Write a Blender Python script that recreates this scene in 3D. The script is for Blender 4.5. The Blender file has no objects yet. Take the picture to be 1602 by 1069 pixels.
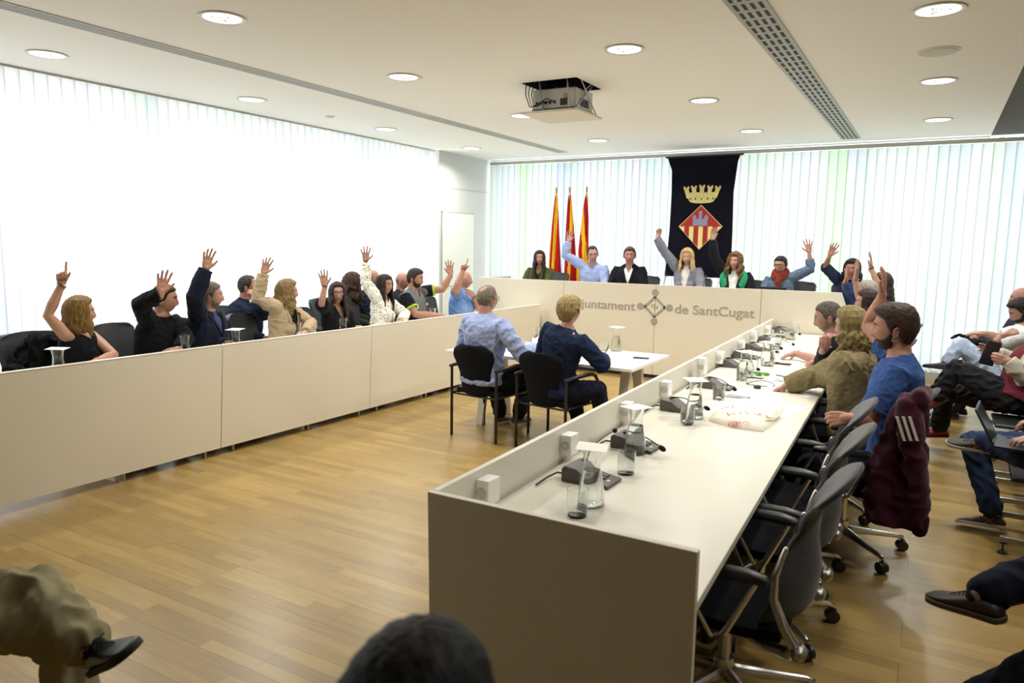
import bpy, math, random
import numpy as np
from mathutils import Vector, Matrix, Euler

# ------------------------------------------------------------------ camera
FPX, PIT, ROL, YAW, CH = 1140.75, .13286, .0162, .52241, 1.75
fw = np.array([-math.sin(YAW)*math.cos(PIT), math.cos(YAW)*math.cos(PIT), -math.sin(PIT)])
rt = np.array([math.cos(YAW), math.sin(YAW), 0.]); up0 = np.cross(rt, fw)
cr = math.cos(ROL)*rt+math.sin(ROL)*up0; cu = -math.sin(ROL)*rt+math.cos(ROL)*up0
CAM = np.array([0, 0, CH])
scene = bpy.context.scene
cd = bpy.data.cameras.new('camera'); cam = bpy.data.objects.new('camera', cd)
scene.collection.objects.link(cam); scene.camera = cam
cd.sensor_width = 36; cd.lens = FPX/1602*36
cam.matrix_world = Matrix(((cr[0], cu[0], -fw[0], 0), (cr[1], cu[1], -fw[1], 0), (cr[2], cu[2], -fw[2], CH), (0, 0, 0, 1)))
cd.dof.use_dof = True; cd.dof.focus_distance = 5.6; cd.dof.aperture_fstop = 3.2
cd.clip_start = .05

def ray(p):
    d = fw+cr*(p[0]-801)/FPX-cu*(p[1]-534.5)/FPX
    return d/np.linalg.norm(d)
def at(x, y, **k):
    """point seen at pixel x, y of the photograph on the world plane X=, Y= or Z="""
    (ax, v), = k.items(); i = 'XYZ'.index(ax); d = ray((x, y))
    return CAM+d*(v-CAM[i])/d[i]

A = np.array
def nrm(v):
    v = np.asarray(v, float); return v/(np.linalg.norm(v)+1e-12)
def sstep(x, a, b):
    t = np.clip((x-a)/(b-a), 0, 1); return t*t*(3-2*t)

# ------------------------------------------------------------------ mesh builder
class MB:
    def __init__(s): s.v = []; s.f = []; s.m = []; s.n = 0; s.cur = 0
    def add(s, v, f, mi=None):
        v = np.asarray(v, float); s.v.append(v)
        for q in f: s.f.append([i+s.n for i in q])
        s.m += [s.cur if mi is None else mi]*len(f); s.n += len(v); return s
    def box(s, lo, hi, mi=None, M=None):
        lo = np.asarray(lo, float); hi = np.asarray(hi, float)
        v = A([[x, y, z] for x in (lo[0], hi[0]) for y in (lo[1], hi[1]) for z in (lo[2], hi[2])])
        if M is not None: v = v@M[0].T+M[1]
        return s.add(v, [(0, 1, 3, 2), (4, 6, 7, 5), (0, 4, 5, 1), (2, 3, 7, 6), (0, 2, 6, 4), (1, 5, 7, 3)], mi)
    def cbox(s, c, e, mi=None, ax=None):
        """box by centre, half extents and axes (rows)"""
        ax = np.eye(3) if ax is None else np.asarray(ax, float)
        v = A([[x, y, z] for x in (-1, 1) for y in (-1, 1) for z in (-1, 1)])*np.asarray(e)
        return s.add(v@ax+np.asarray(c), [(0, 1, 3, 2), (4, 6, 7, 5), (0, 4, 5, 1), (2, 3, 7, 6), (0, 2, 6, 4), (1, 5, 7, 3)], mi)
    def hexa(s, v, mi=None):
        """8 corners, bottom four then top four"""
        return s.add(v, [(3, 2, 1, 0), (4, 5, 6, 7), (0, 1, 5, 4), (1, 2, 6, 5), (2, 3, 7, 6), (3, 0, 4, 7)], mi)
    def tube(s, pts, r, seg=12, mi=None, flat=None, cap=True, closed=False):
        P = np.asarray(pts, float); n = len(P)
        R = np.full(n, r, float) if np.isscalar(r) else np.asarray(r, float)
        T = np.gradient(P, axis=0) if not closed else np.roll(P, -1, 0)-np.roll(P, 1, 0)
        T /= np.linalg.norm(T, axis=1)[:, None]+1e-12
        ref = A([0, 0, 1.]) if abs(T[0][2]) < .9 else A([1., 0, 0])
        if flat is not None: ref = np.asarray(flat[0], float)
        rings = []; X = nrm(ref-T[0]*(ref@T[0]))
        fl = 1 if flat is None else flat[1]
        an = np.linspace(0, 2*math.pi, seg, endpoint=False)
        def ring(c, X, Y, rr): return c+rr*(np.cos(an)[:, None]*X*fl+np.sin(an)[:, None]*Y)
        for i in range(n):
            X = nrm(X-T[i]*(X@T[i])); Y = np.cross(T[i], X)
            if i == 0 and cap and not closed:
                for a in (.92, .6): rings.append(ring(P[0]-T[0]*R[0]*a*.9, X, Y, R[0]*math.sqrt(max(0, 1-a*a))))
            rings.append(ring(P[i], X, Y, R[i]))
            if i == n-1 and cap is True and not closed:
                for a in (.6, .92): rings.append(ring(P[i]+T[i]*R[i]*a*.9, X, Y, R[i]*math.sqrt(max(0, 1-a*a))))
        V = np.concatenate(rings); m = len(rings); F = []
        for i in range(m if closed else m-1):
            a = i*seg; b = ((i+1) % m)*seg
            for j in range(seg):
                k = (j+1) % seg; F.append((a+j, a+k, b+k, b+j))
        if not closed:
            F.append(tuple(reversed(range(seg)))); F.append(tuple(range((m-1)*seg, m*seg)))
        return s.add(V, F, mi)
    def loft(s, rings, mi=None, cap=True, wrap=True):
        m = len(rings); g = len(rings[0]); V = np.concatenate(rings); F = []
        for i in range(m-1):
            for j in range(g if wrap else g-1):
                k = (j+1) % g; F.append((i*g+j, i*g+k, (i+1)*g+k, (i+1)*g+j))
        if cap: F.append(tuple(reversed(range(g)))); F.append(tuple(range((m-1)*g, m*g)))
        return s.add(V, F, mi)
    def lathe(s, prof, c=(0, 0, 0), seg=24, mi=None, ax=None):
        """profile of (r, z) from bottom to top"""
        an = np.linspace(0, 2*math.pi, seg, endpoint=False); c = np.asarray(c, float)
        ax = np.eye(3) if ax is None else ax
        rings = [(np.stack([np.cos(an)*max(r, 1e-4), np.sin(an)*max(r, 1e-4), np.full(seg, z)], 1))@ax+c for r, z in prof]
        return s.loft(rings, mi)
    def ell(s, c, e, ax=None, mi=None, n=12, m=18):
        th = np.linspace(0, math.pi, n+1)[1:-1]; ph = np.linspace(0, 2*math.pi, m, endpoint=False)
        ax = np.eye(3) if ax is None else np.asarray(ax, float); e = np.asarray(e, float); c = np.asarray(c, float)
        R = [np.stack([np.sin(t)*np.cos(ph), np.sin(t)*np.sin(ph), np.full(m, -np.cos(t))], 1)*e@ax+c for t in th]
        V = np.concatenate(R+[A([[0, 0, -1]])*e@ax+c, A([[0, 0, 1]])*e@ax+c]); F = []
        for i in range(n-2):
            for j in range(m):
                k = (j+1) % m; F.append((i*m+j, i*m+k, (i+1)*m+k, (i+1)*m+j))
        b = (n-1)*m
        for j in range(m):
            k = (j+1) % m; F.append((b, k, j)); F.append((b+1, (n-2)*m+j, (n-2)*m+k))
        return s.add(V, F, mi)
    def sheet(s, P, t, mi=None):
        """grid of points (n,m,3) thickened by t along its normals"""
        P = np.asarray(P, float); n, m = P.shape[:2]
        N = np.cross(np.gradient(P, axis=0), np.gradient(P, axis=1)); N /= np.linalg.norm(N, axis=2)[..., None]+1e-12
        a = (P+N*t/2).reshape(-1, 3); b = (P-N*t/2).reshape(-1, 3); F = []; o = n*m
        for i in range(n-1):
            for j in range(m-1):
                q = (i*m+j, (i+1)*m+j, (i+1)*m+j+1, i*m+j+1); F.append(q); F.append(tuple(x+o for x in reversed(q)))
        e = [i*m for i in range(n)]+[(n-1)*m+j for j in range(1, m)]+[i*m+m-1 for i in range(n-2, -1, -1)]+[j for j in range(m-2, 0, -1)]
        for i in range(len(e)):
            p, q = e[i], e[(i+1) % len(e)]; F.append((q, p, p+o, q+o))
        return s.add(np.concatenate([a, b]), F, mi)
    def mesh(s, name='m', org=(0, 0, 0)):
        me = bpy.data.meshes.new(name); V = np.concatenate(s.v)-np.asarray(org)
        me.from_pydata(V.tolist(), [], s.f)
        return me

def link(o, parent=None):
    scene.collection.objects.link(o)
    if parent is not None: o.parent = parent
    return o
def build(name, mb, mats, parent=None, org=(0, 0, 0), smooth=35, bevel=0, loc=None):
    me = mb.mesh(name, org)
    if not isinstance(mats, (list, tuple)): mats = [mats]
    for m in mats: me.materials.append(m)
    me.polygons.foreach_set('material_index', [min(i, len(mats)-1) for i in mb.m])
    o = bpy.data.objects.new(name, me); link(o, parent)
    if loc is not None: o.location = loc
    if bevel:
        b = o.modifiers.new('bevel', 'BEVEL'); b.width = bevel; b.segments = 2; b.limit_method = 'ANGLE'; b.angle_limit = .7
    if smooth:
        me.polygons.foreach_set('use_smooth', [True]*len(me.polygons))
        try: me.set_sharp_from_angle(angle=math.radians(smooth))
        except Exception: pass
    return o
def remesh(name, mb, vox, it=3, fac=.5, org=(0, 0, 0), disp=None, mats=None, parent=None, matfn=None, cut=None):
    me = mb.mesh('tmp', (0, 0, 0)); t = bpy.data.objects.new('tmp', me); scene.collection.objects.link(t)
    r = t.modifiers.new('r', 'REMESH'); r.mode = 'VOXEL'; r.voxel_size = vox; r.use_smooth_shade = True
    if it: k = t.modifiers.new('s', 'SMOOTH'); k.factor = fac; k.iterations = it
    dg = bpy.context.evaluated_depsgraph_get(); dg.update()
    out = bpy.data.meshes.new_from_object(t.evaluated_get(dg)); out.name = name
    bpy.data.objects.remove(t); bpy.data.meshes.remove(me)
    n = len(out.vertices); V = np.empty(n*3); out.vertices.foreach_get('co', V); V = V.reshape(-1, 3)
    if disp is not None:
        N = np.empty(n*3); out.vertices.foreach_get('normal', N); V = V+N.reshape(-1, 3)*disp(V)[:, None]
    out.vertices.foreach_set('co', (V-np.asarray(org)).ravel()); out.update()
    out.materials.clear()
    for m in (mats if isinstance(mats, (list, tuple)) else [mats]): out.materials.append(m)
    F = len(out.polygons); C = None
    if matfn is not None or cut is not None:
        L = np.empty(len(out.loops), int); out.loops.foreach_get('vertex_index', L)
        if len(L) == 4*F: C = V[L.reshape(-1, 4)].mean(1)
        else: C = A([V[list(p.vertices)].mean(0) for p in out.polygons])
    if matfn is not None: out.polygons.foreach_set('material_index', matfn(C).astype(int))
    else: out.polygons.foreach_set('material_index', np.zeros(F, int))
    out.polygons.foreach_set('use_smooth', [True]*F)
    if cut is not None:
        import bmesh
        bm = bmesh.new(); bm.from_mesh(out); bm.faces.ensure_lookup_table()
        k = cut(C); bmesh.ops.delete(bm, geom=[bm.faces[i] for i in np.nonzero(k)[0]], context='FACES')
        bm.to_mesh(out); bm.free()
    o = bpy.data.objects.new(name, out); link(o, parent)
    return o
def tag(o, label=None, cat=None, group=None, kind=None):
    if label: o['label'] = label
    if cat: o['category'] = cat
    if group: o['group'] = group
    if kind: o['kind'] = kind
    return o
def empty(name, loc=(0, 0, 0), rz=0, **k):
    o = bpy.data.objects.new(name, None); o.empty_display_size = .1; link(o); o.location = loc; o.rotation_euler = (0, 0, rz)
    return tag(o, **k)
def kids(o, all_):
    return [c for c in all_ if c.parent == o]
def dup(root, loc, rz=None, skip=(), **k):
    allo = list(scene.objects)
    def rec(o, par):
        c = o.copy(); scene.collection.objects.link(c)
        if par is not None: c.parent = par
        for ch in kids(o, allo):
            if ch.name.split('.')[0] not in skip: rec(ch, c)
        return c
    r = rec(root, None); r.location = loc
    if rz is not None: r.rotation_euler = (0, 0, rz)
    return tag(r, **k)
def struct(o): o['kind'] = 'structure'; return o

def wob(seed, wl, amp, ridge=False, k=6, stretch=(1, 1, 1)):
    """smooth pseudo noise as a displacement function"""
    rs = np.random.RandomState(seed); D = rs.normal(size=(k, 3)); D /= np.linalg.norm(D, axis=1)[:, None]
    W = 2*math.pi/(wl*rs.uniform(.7, 1.6, k)); ph = rs.uniform(0, 6.28, k); st = np.asarray(stretch, float)
    def f(V):
        X = V*st; a = X@(D*W[:, None]).T+ph
        a = a+1.2*np.sin(np.roll(a, 1, 1)*.6)
        s = np.sin(a).mean(1)*1.8
        if ridge: s = 1-2*np.abs(s)
        return amp*s
    return f
# ------------------------------------------------------------------ materials
def srgb(c):
    if isinstance(c, str): c = [int(c[i:i+2], 16) for i in (0, 2, 4)]
    return tuple(((x/255)/12.92 if x/255 <= .04045 else ((x/255+.055)/1.055)**2.4) for x in c)+(1,)
_mc = {}
def newmat(name):
    m = bpy.data.materials.new(name); m.use_nodes = True; nt = m.node_tree
    return m, nt, nt.nodes['Principled BSDF']
def N(nt, t, **k):
    n = nt.nodes.new(t)
    for a, b in k.items(): setattr(n, a, b)
    return n
def mat(col, rough=.5, metal=0, spec=.5, var=.0, vscale=8, bump=0, bscale=60, sheen=0, name=None, sss=0, coat=0, stretch=None):
    key = (col, rough, metal, spec, var, vscale, bump, bscale, sheen, sss, coat, stretch)
    if key in _mc: return _mc[key]
    m, nt, b = newmat(name or 'm_'+str(len(_mc)))
    c = srgb(col); b.inputs['Base Color'].default_value = c; b.inputs['Roughness'].default_value = rough
    b.inputs['Metallic'].default_value = metal; b.inputs['Specular IOR Level'].default_value = spec
    b.inputs['Sheen Weight'].default_value = sheen; b.inputs['Coat Weight'].default_value = coat
    if sss:
        b.inputs['Subsurface Weight'].default_value = sss; b.inputs['Subsurface Radius'].default_value = (.012, .005, .003)
        b.inputs['Subsurface Scale'].default_value = 1.
    tc = N(nt, 'ShaderNodeTexCoord'); src = tc.outputs['Object']
    if stretch:
        mp = N(nt, 'ShaderNodeMapping'); mp.inputs['Scale'].default_value = stretch; nt.links.new(src, mp.inputs[0]); src = mp.outputs[0]
    if var:
        nz = N(nt, 'ShaderNodeTexNoise'); nz.inputs['Scale'].default_value = vscale; nz.inputs['Detail'].default_value = 4
        nt.links.new(src, nz.inputs['Vector'])
        mx = N(nt, 'ShaderNodeMix', data_type='RGBA', blend_type='MIX')
        mx.inputs[6].default_value = tuple(x*(1-var) for x in c[:3])+(1,); mx.inputs[7].default_value = tuple(min(1, x*(1+var)) for x in c[:3])+(1,)
        rp = N(nt, 'ShaderNodeMapRange'); rp.inputs[1].default_value = .3; rp.inputs[2].default_value = .7
        nt.links.new(nz.outputs[0], rp.inputs[0]); nt.links.new(rp.outputs[0], mx.inputs[0]); nt.links.new(mx.outputs[2], b.inputs['Base Color'])
    if bump:
        nz = N(nt, 'ShaderNodeTexNoise'); nz.inputs['Scale'].default_value = bscale; nz.inputs['Detail'].default_value = 3
        nt.links.new(src, nz.inputs['Vector']); bp = N(nt, 'ShaderNodeBump'); bp.inputs['Strength'].default_value = bump
        bp.inputs['Distance'].default_value = .004; nt.links.new(nz.outputs[0], bp.inputs['Height']); nt.links.new(bp.outputs[0], b.inputs['Normal'])
    _mc[key] = m; return m
def emis(col, st):
    m, nt, b = newmat('glow'); b.inputs['Base Color'].default_value = srgb(col)
    b.inputs['Emission Color'].default_value = srgb(col); b.inputs['Emission Strength'].default_value = st; return m
def cloth(col, **k):
    k = {**dict(rough=.9, spec=.06, var=.08, vscale=14, bump=.25, bscale=180, sheen=.03), **k}; return mat(col, **k)
def skin(col): return mat(tuple(int(int(col[i:i+2], 16)*f) for i, f in ((0, .89), (2, .90), (4, .97))), rough=.5, spec=.35, var=.06, vscale=25, sss=.12)
def hairm(col, var=.4): return mat(col, rough=.55, spec=.22, var=var, vscale=9, bump=.7, bscale=14, stretch=(9, 9, 1.2))
M_white = mat('F0EDE3', rough=.28, spec=.4, var=.015, vscale=1.5)
M_desk = mat('DAD3C3', rough=.4, spec=.4, var=.02, vscale=1.2)
M_top = mat('DEDACD', rough=.3, spec=.45, var=.015, vscale=2)
M_plug = mat('F2F1EE', rough=.35)
M_seam = mat('A89C82', rough=.7)
M_black = mat('161616', rough=.5)
M_blackp = mat('1E1E20', rough=.38)
M_chrome = mat('DADADA', rough=.26, metal=1)
M_steel = mat('A8A8A4', rough=.35, metal=1)
M_darkfab = cloth('15161B', vscale=60)
M_greyfab = cloth('3C3E42', vscale=80, var=.15, spec=.3, sheen=.3)
M_ceil = mat('F4F3EE', rough=.9, spec=.15)
M_wall = mat('C6C9C7', rough=.8, spec=.2)
M_paper = mat('F6F5F0', rough=.7)
M_mic = mat('55524E', rough=.5, var=.05, vscale=40)
M_bronze = mat('C2A96C', rough=.35, metal=.8)

def glassmat():
    m, nt, b = newmat('clear_glass'); b.inputs['Base Color'].default_value = (.97, .99, .98, 1)
    b.inputs['Roughness'].default_value = .0; b.inputs['Transmission Weight'].default_value = 1; b.inputs['IOR'].default_value = 1.45; return m
M_glass = glassmat()
def watermat():
    m, nt, b = newmat('water'); b.inputs['Base Color'].default_value = (.96, .98, .99, 1)
    b.inputs['Roughness'].default_value = 0; b.inputs['Transmission Weight'].default_value = 1; b.inputs['IOR'].default_value = 1.33; return m
M_water = watermat()

def floormat():
    m, nt, b = newmat('oak_parquet')
    geo = N(nt, 'ShaderNodeNewGeometry')
    br = N(nt, 'ShaderNodeTexBrick'); br.offset = .37; br.offset_frequency = 3; br.squash = .8; br.squash_frequency = 2
    br.inputs['Scale'].default_value = 1; br.inputs['Brick Width'].default_value = .78; br.inputs['Row Height'].default_value = .07
    br.inputs['Mortar Size'].default_value = .0009; br.inputs['Mortar Smooth'].default_value = .2; br.inputs['Bias'].default_value = 0
    br.inputs['Color1'].default_value = (0, 0, 0, 1); br.inputs['Color2'].default_value = (1, 1, 1, 1); br.inputs['Mortar'].default_value = (.5, .5, .5, 1)
    nt.links.new(geo.outputs['Position'], br.inputs['Vector'])
    ramp = N(nt, 'ShaderNodeValToRGB'); e = ramp.color_ramp.elements
    e[0].position = 0; e[0].color = srgb('896F3C'); e[1].position = 1; e[1].color = srgb('A2864D')
    k = e.new(.5); k.color = srgb('957A44')
    nt.links.new(br.outputs['Color'], ramp.inputs[0])
    mp = N(nt, 'ShaderNodeMapping'); mp.inputs['Scale'].default_value = (2.2, 26, 1); nt.links.new(geo.outputs['Position'], mp.inputs[0])
    nz = N(nt, 'ShaderNodeTexNoise'); nz.inputs['Scale'].default_value = 1.6; nz.inputs['Detail'].default_value = 6; nz.inputs['Roughness'].default_value = .65
    nt.links.new(mp.outputs[0], nz.inputs['Vector'])
    # shift the grain from strip to strip
    mr = N(nt, 'ShaderNodeMapRange'); mr.inputs[1].default_value = .25; mr.inputs[2].default_value = .75; mr.inputs[3].default_value = .78; mr.inputs[4].default_value = 1.14
    nt.links.new(nz.outputs[0], mr.inputs[0])
    mul = N(nt, 'ShaderNodeMix', data_type='RGBA', blend_type='MULTIPLY'); mul.inputs[0].default_value = 1
    cmb = N(nt, 'ShaderNodeCombineColor'); [nt.links.new(mr.outputs[0], cmb.inputs[i]) for i in range(3)]
    nt.links.new(ramp.outputs[0], mul.inputs[6]); nt.links.new(cmb.outputs[0], mul.inputs[7])
    # board joints
    mm = N(nt, 'ShaderNodeMix', data_type='RGBA', blend_type='MIX'); mm.inputs[7].default_value = srgb('7A5A30')
    sc = N(nt, 'ShaderNodeMath', operation='MULTIPLY'); sc.inputs[1].default_value = .55
    nt.links.new(br.outputs['Fac'], sc.inputs[0]); nt.links.new(sc.outputs[0], mm.inputs[0]); nt.links.new(mul.outputs[2], mm.inputs[6])
    b2 = N(nt, 'ShaderNodeTexBrick'); b2.offset = .41; b2.inputs['Scale'].default_value = 1; b2.inputs['Brick Width'].default_value = 2.3; b2.inputs['Row Height'].default_value = .21; b2.inputs['Mortar Size'].default_value = .0018; b2.inputs['Mortar Smooth'].default_value = .3
    nt.links.new(geo.outputs['Position'], b2.inputs['Vector']); m3 = N(nt, 'ShaderNodeMix', data_type='RGBA', blend_type='MIX'); m3.inputs[7].default_value = srgb('4E3A1E'); s3 = N(nt, 'ShaderNodeMath', operation='MULTIPLY'); s3.inputs[1].default_value = .6
    nt.links.new(b2.outputs['Fac'], s3.inputs[0]); nt.links.new(s3.outputs[0], m3.inputs[0]); nt.links.new(mm.outputs[2], m3.inputs[6]); nt.links.new(m3.outputs[2], b.inputs['Base Color'])
    rr = N(nt, 'ShaderNodeMapRange'); rr.inputs[3].default_value = .24; rr.inputs[4].default_value = .36; nt.links.new(nz.outputs[0], rr.inputs[0]); nt.links.new(rr.outputs[0], b.inputs['Roughness'])
    b.inputs['Specular IOR Level'].default_value = .5
    bp = N(nt, 'ShaderNodeBump'); bp.inputs['Strength'].default_value = .15; bp.inputs['Distance'].default_value = .001
    iv = N(nt, 'ShaderNodeMath', operation='SUBTRACT'); iv.inputs[0].default_value = 1; nt.links.new(br.outputs['Fac'], iv.inputs[1])
    nt.links.new(iv.outputs[0], bp.inputs['Height']); nt.links.new(bp.outputs[0], b.inputs['Normal'])
    return m
M_floor = floormat()

def blindmat(axis, tints, seed, dim=1.):
    """translucent vertical blind fabric; each vane has its own pale dye"""
    m = bpy.data.materials.new('blind_fabric'); m.use_nodes = True; nt = m.node_tree; nt.nodes.clear()
    out = N(nt, 'ShaderNodeOutputMaterial'); geo = N(nt, 'ShaderNodeNewGeometry'); sep = N(nt, 'ShaderNodeSeparateXYZ')
    nt.links.new(geo.outputs['Position'], sep.inputs[0]); src = sep.outputs[axis]
    dv = N(nt, 'ShaderNodeMath', operation='DIVIDE'); dv.inputs[1].default_value = .127; nt.links.new(src, dv.inputs[0])
    fl = N(nt, 'ShaderNodeMath', operation='FLOOR'); nt.links.new(dv.outputs[0], fl.inputs[0])
    cb = N(nt, 'ShaderNodeCombineXYZ'); nt.links.new(fl.outputs[0], cb.inputs[0]); cb.inputs[1].default_value = seed
    wn = N(nt, 'ShaderNodeTexNoise'); wn.inputs['Scale'].default_value = .21; wn.inputs['Detail'].default_value = 3; nt.links.new(cb.outputs[0], wn.inputs['Vector'])
    ramp = N(nt, 'ShaderNodeValToRGB'); ramp.color_ramp.interpolation = 'LINEAR'
    e = ramp.color_ramp.elements; e[0].position = .32; e[0].color = srgb(tints[0]); e[1].position = .68; e[1].color = srgb(tints[-1])
    for i, t in enumerate(tints[1:-1]): k = e.new(.32+.36*(i+1)/(len(tints)-1)); k.color = srgb(t)
    nt.links.new(wn.outputs[0], ramp.inputs[0])
    tr = N(nt, 'ShaderNodeBsdfTranslucent'); df = N(nt, 'ShaderNodeBsdfDiffuse'); mx = N(nt, 'ShaderNodeMixShader'); mx.inputs[0].default_value = .8
    hs_ = N(nt, 'ShaderNodeVectorMath', operation='SCALE'); hs_.inputs[3].default_value = dim; nt.links.new(ramp.outputs[0], hs_.inputs[0])
    nt.links.new(hs_.outputs[0], tr.inputs[0]); nt.links.new(ramp.outputs[0], df.inputs[0])
    nt.links.new(df.outputs[0], mx.inputs[1]); nt.links.new(tr.outputs[0], mx.inputs[2]); nt.links.new(mx.outputs[0], out.inputs[0])
    return m
M_blindL = blindmat(1, ['E9F0FF', 'F4FFF4', 'FFFFFF', 'FFFFFA', 'E4ECFF'], 3.3, .40)
M_blindB = blindmat(0, ['DDE7FF', 'EEFFEB', 'FBFFFF', 'E6F7F4', 'F4F2FF', 'DEFFD6'], 8.1, .36)
# ------------------------------------------------------------------ people
UP = A([0, 0, 1.])
def skull(d, hs=1, neckless=False):
    """point on the bare head for unit directions d (x right, y face, z up)"""
    x, y, z = d[..., 0], d[..., 1], d[..., 2]
    e = 2.25
    k = (np.abs(x)**e+np.abs(y)**e+np.abs(z)**2.1)**(-1/e)
    px, py, pz = x*k*.0745, y*k*.094, z*k*.114
    w = np.clip(-z, 0, 1)**1.25
    px = px*(1-.30*w); py = np.where(y > 0, py*(1-.10*w), py*(1-.42*w))
    py = np.where(y < 0, py*(1+.10*np.clip(z+.35, 0, 1)), py)
    px = px*(1+.04*sstep(-y, -.2, .8)*(z > -.1))
    return np.stack([px, py, pz], -1)*hs
def face(P, hs=1, nose=1.):
    """add the features of the face to skull points"""
    x, y, z = P[:, 0]/hs, P[:, 1]/hs, P[:, 2]/hs
    f = sstep(y, .02, .055)
    g = lambda x0, z0, sx, sz: np.exp(-((np.abs(x)-x0)/sx)**2/2-((z-z0)/sz)**2/2)
    nz = np.interp(z, [-.056, -.047, -.036, -.01, .012, .025], [0, .012, .0255, .014, .005, 0])
    sw = np.interp(z, [-.05, -.036, .01], [.0135, .0105, .0075])
    dy = nose*nz*np.exp(-(x/sw)**2/2)+.006*nose*g(.0115, -.041, .005, .006)
    dy += .0055*g(.02, .030, .022, .008)-.0105*g(.031, .008, .014, .011)+.004*g(.043, -.02, .014, .013)
    dy += .0058*g(0, -.0645, .019, .0045)+.0062*g(0, -.0755, .016, .005)-.0045*g(0, -.070, .021, .0018)
    dy += -.004*g(0, -.086, .02, .004)+.009*g(0, -.100, .016, .010)-.004*g(.03, -.07, .006, .02)
    Q = P.copy(); Q[:, 1] += f*dy*hs
    return Q
def dirgrid(n=44, m=72):
    th = np.linspace(0, math.pi, n+1)[1:-1]; ph = np.linspace(0, 2*math.pi, m, endpoint=False)
    T, H = np.meshgrid(th, ph, indexing='ij')
    d = np.stack([np.sin(T)*np.sin(H), np.sin(T)*np.cos(H), -np.cos(T)], -1).reshape(-1, 3)
    F = []
    for i in range(n-2):
        for j in range(m): F.append((i*m+(j+1) % m, i*m+j, (i+1)*m+j, (i+1)*m+(j+1) % m))
    b = (n-1)*m
    for j in range(m): F.append((b, j, (j+1) % m)); F.append((b+1, (n-2)*m+(j+1) % m, (n-2)*m+j))
    return np.concatenate([d, A([[0, 0, -1.], [0, 0, 1.]])]), F
_DG = dirgrid(); _DGF = dirgrid(60, 110)

def hand(mb, W, d, n, side, pose='open', s=1., mi=None):
    """palm, five fingers. side +1 right hand, -1 left. d finger direction, n palm normal"""
    d = nrm(d); n = nrm(n-d*(n@d)); t = np.cross(d, n)*side  # thumb side
    T = lambda a, b, c: W+(t*a+d*b+n*c)*s
    spread = {'open': 9, 'relax': 4, 'flat': 2, 'point': 2, 'curl': 2, 'wide': 13, 'tilt': 5}[pose]
    curl = {'open': (6, 10, 8), 'wide': (4, 6, 6), 'relax': (22, 32, 22), 'flat': (6, 10, 8), 'point': (75, 85, 50), 'curl': (50, 70, 45), 'tilt': (12, 16, 12)}[pose]
    mb.tube([T(0, -.03, 0), T(0, 0, 0), T(.0, .02, 0)], [.026*s, .026*s, .027*s], 12, mi, flat=(t, 1.0))
    kn = [(.033, .084, 0), (.011, .089, -.002), (-.011, .086, -.001), (-.031, .077, .002)]
    for k, (a, b, c) in enumerate(kn):
        mb.tube([T(a*.55, .008, 0), T(a*.85, .045, -.001), T(a, b, c)], [.0165*s, .0155*s, .0115*s], 10, mi)
    mb.ell(T(.002, .045, .003), A([.036, .042, .013])*s, (t, d, n), mi, 8, 12)
    mb.ell(T(.022, .026, .009), A([.014, .026, .012])*s, (t, d, n), mi, 8, 12)
    L = [(.045, .028, .023), (.049, .032, .024), (.045, .030, .023), (.036, .023, .021)]
    for k, (a, b, c) in enumerate(kn):
        sp = math.radians(spread*(1.4-k)); fd = d*math.cos(sp)+t*math.sin(sp)
        cc = curl
        if pose == 'point' and k == 0: cc = (2, 5, 5)
        p = T(a, b, c); P = [p]; ang = 0
        for l, q in zip(L[k], cc):
            ang += math.radians(q*(1+.12*(k-1))); P.append(P[-1]+(fd*math.cos(ang)+n*math.sin(ang))*l*s)
        mb.tube(P, A([.0105, .0098, .0092, .0086])*s, 9, mi)
    ta = {'open': 48, 'wide': 58, 'relax': 30, 'flat': 28, 'point': 20, 'curl': 20, 'tilt': 40}[pose]
    ca = math.radians(ta); td = nrm(d*math.cos(ca)+t*math.sin(ca)+n*(.2 if pose in ('open', 'wide', 'flat', 'tilt') else .75))
    p0 = T(.018, .018, .004); p1 = p0+td*.042*s; td2 = nrm(td+d*.35+n*(.1 if pose != 'point' else .5)); p2 = p1+td2*.033*s; p3 = p2+nrm(td2+d*.3)*.025*s
    mb.tube([p0, p1, p2, p3], A([.0165, .0118, .0105, .0082])*s, 10, mi)

def pix_on(px, C, L, side=0, slack=.72):
    """joint at distance ~L from C that the photo shows at px"""
    d = ray(px); t0 = (C-CAM)@d; p = CAM+d*t0; m = np.linalg.norm(p-C)
    if m >= L: return C+(p-C)/m*min(m, L*1.08)
    if side == 0 and m > slack*L: return p
    return CAM+d*(t0+(1 if side > 0 else -1)*math.sqrt(L*L-m*m))

RINGS = [(-.12, .15, .105, 0), (-.04, .178, .125, 0), (.04, .178, .125, 0), (.16, .158, .108, .008), (.30, .150, .104, .012), (.52, .166, .118, .012),
         (.70, .180, .122, .006), (.82, .185, .112, -.002), (.90, .168, .092, -.006), (.955, .120, .074, -.006), (1.0, .074, .062, 0), (1.04, .060, .058, .006)]
class Body: pass
def torso_pt(B, v, ph, off=0.):
    """point on the trunk: v 0 hip..1 neck, ph 0 front, 90 subject's right"""
    R = B.rings; a = np.interp(v, R[:, 0], R[:, 1])+off; b = np.interp(v, R[:, 0], R[:, 2])+off; c = np.interp(v, R[:, 0], R[:, 3])
    ph = np.radians(ph); s, k = np.sin(ph), np.cos(ph); e = 2.5
    q = (np.abs(s)**e+np.abs(k)**e)**(-1/e)
    base = B.P+np.multiply.outer(v, B.N-B.P)+np.multiply.outer(c, B.f)
    return base+np.multiply.outer(a*s*q, B.r)+np.multiply.outer(b*k*q, B.f)

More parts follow.
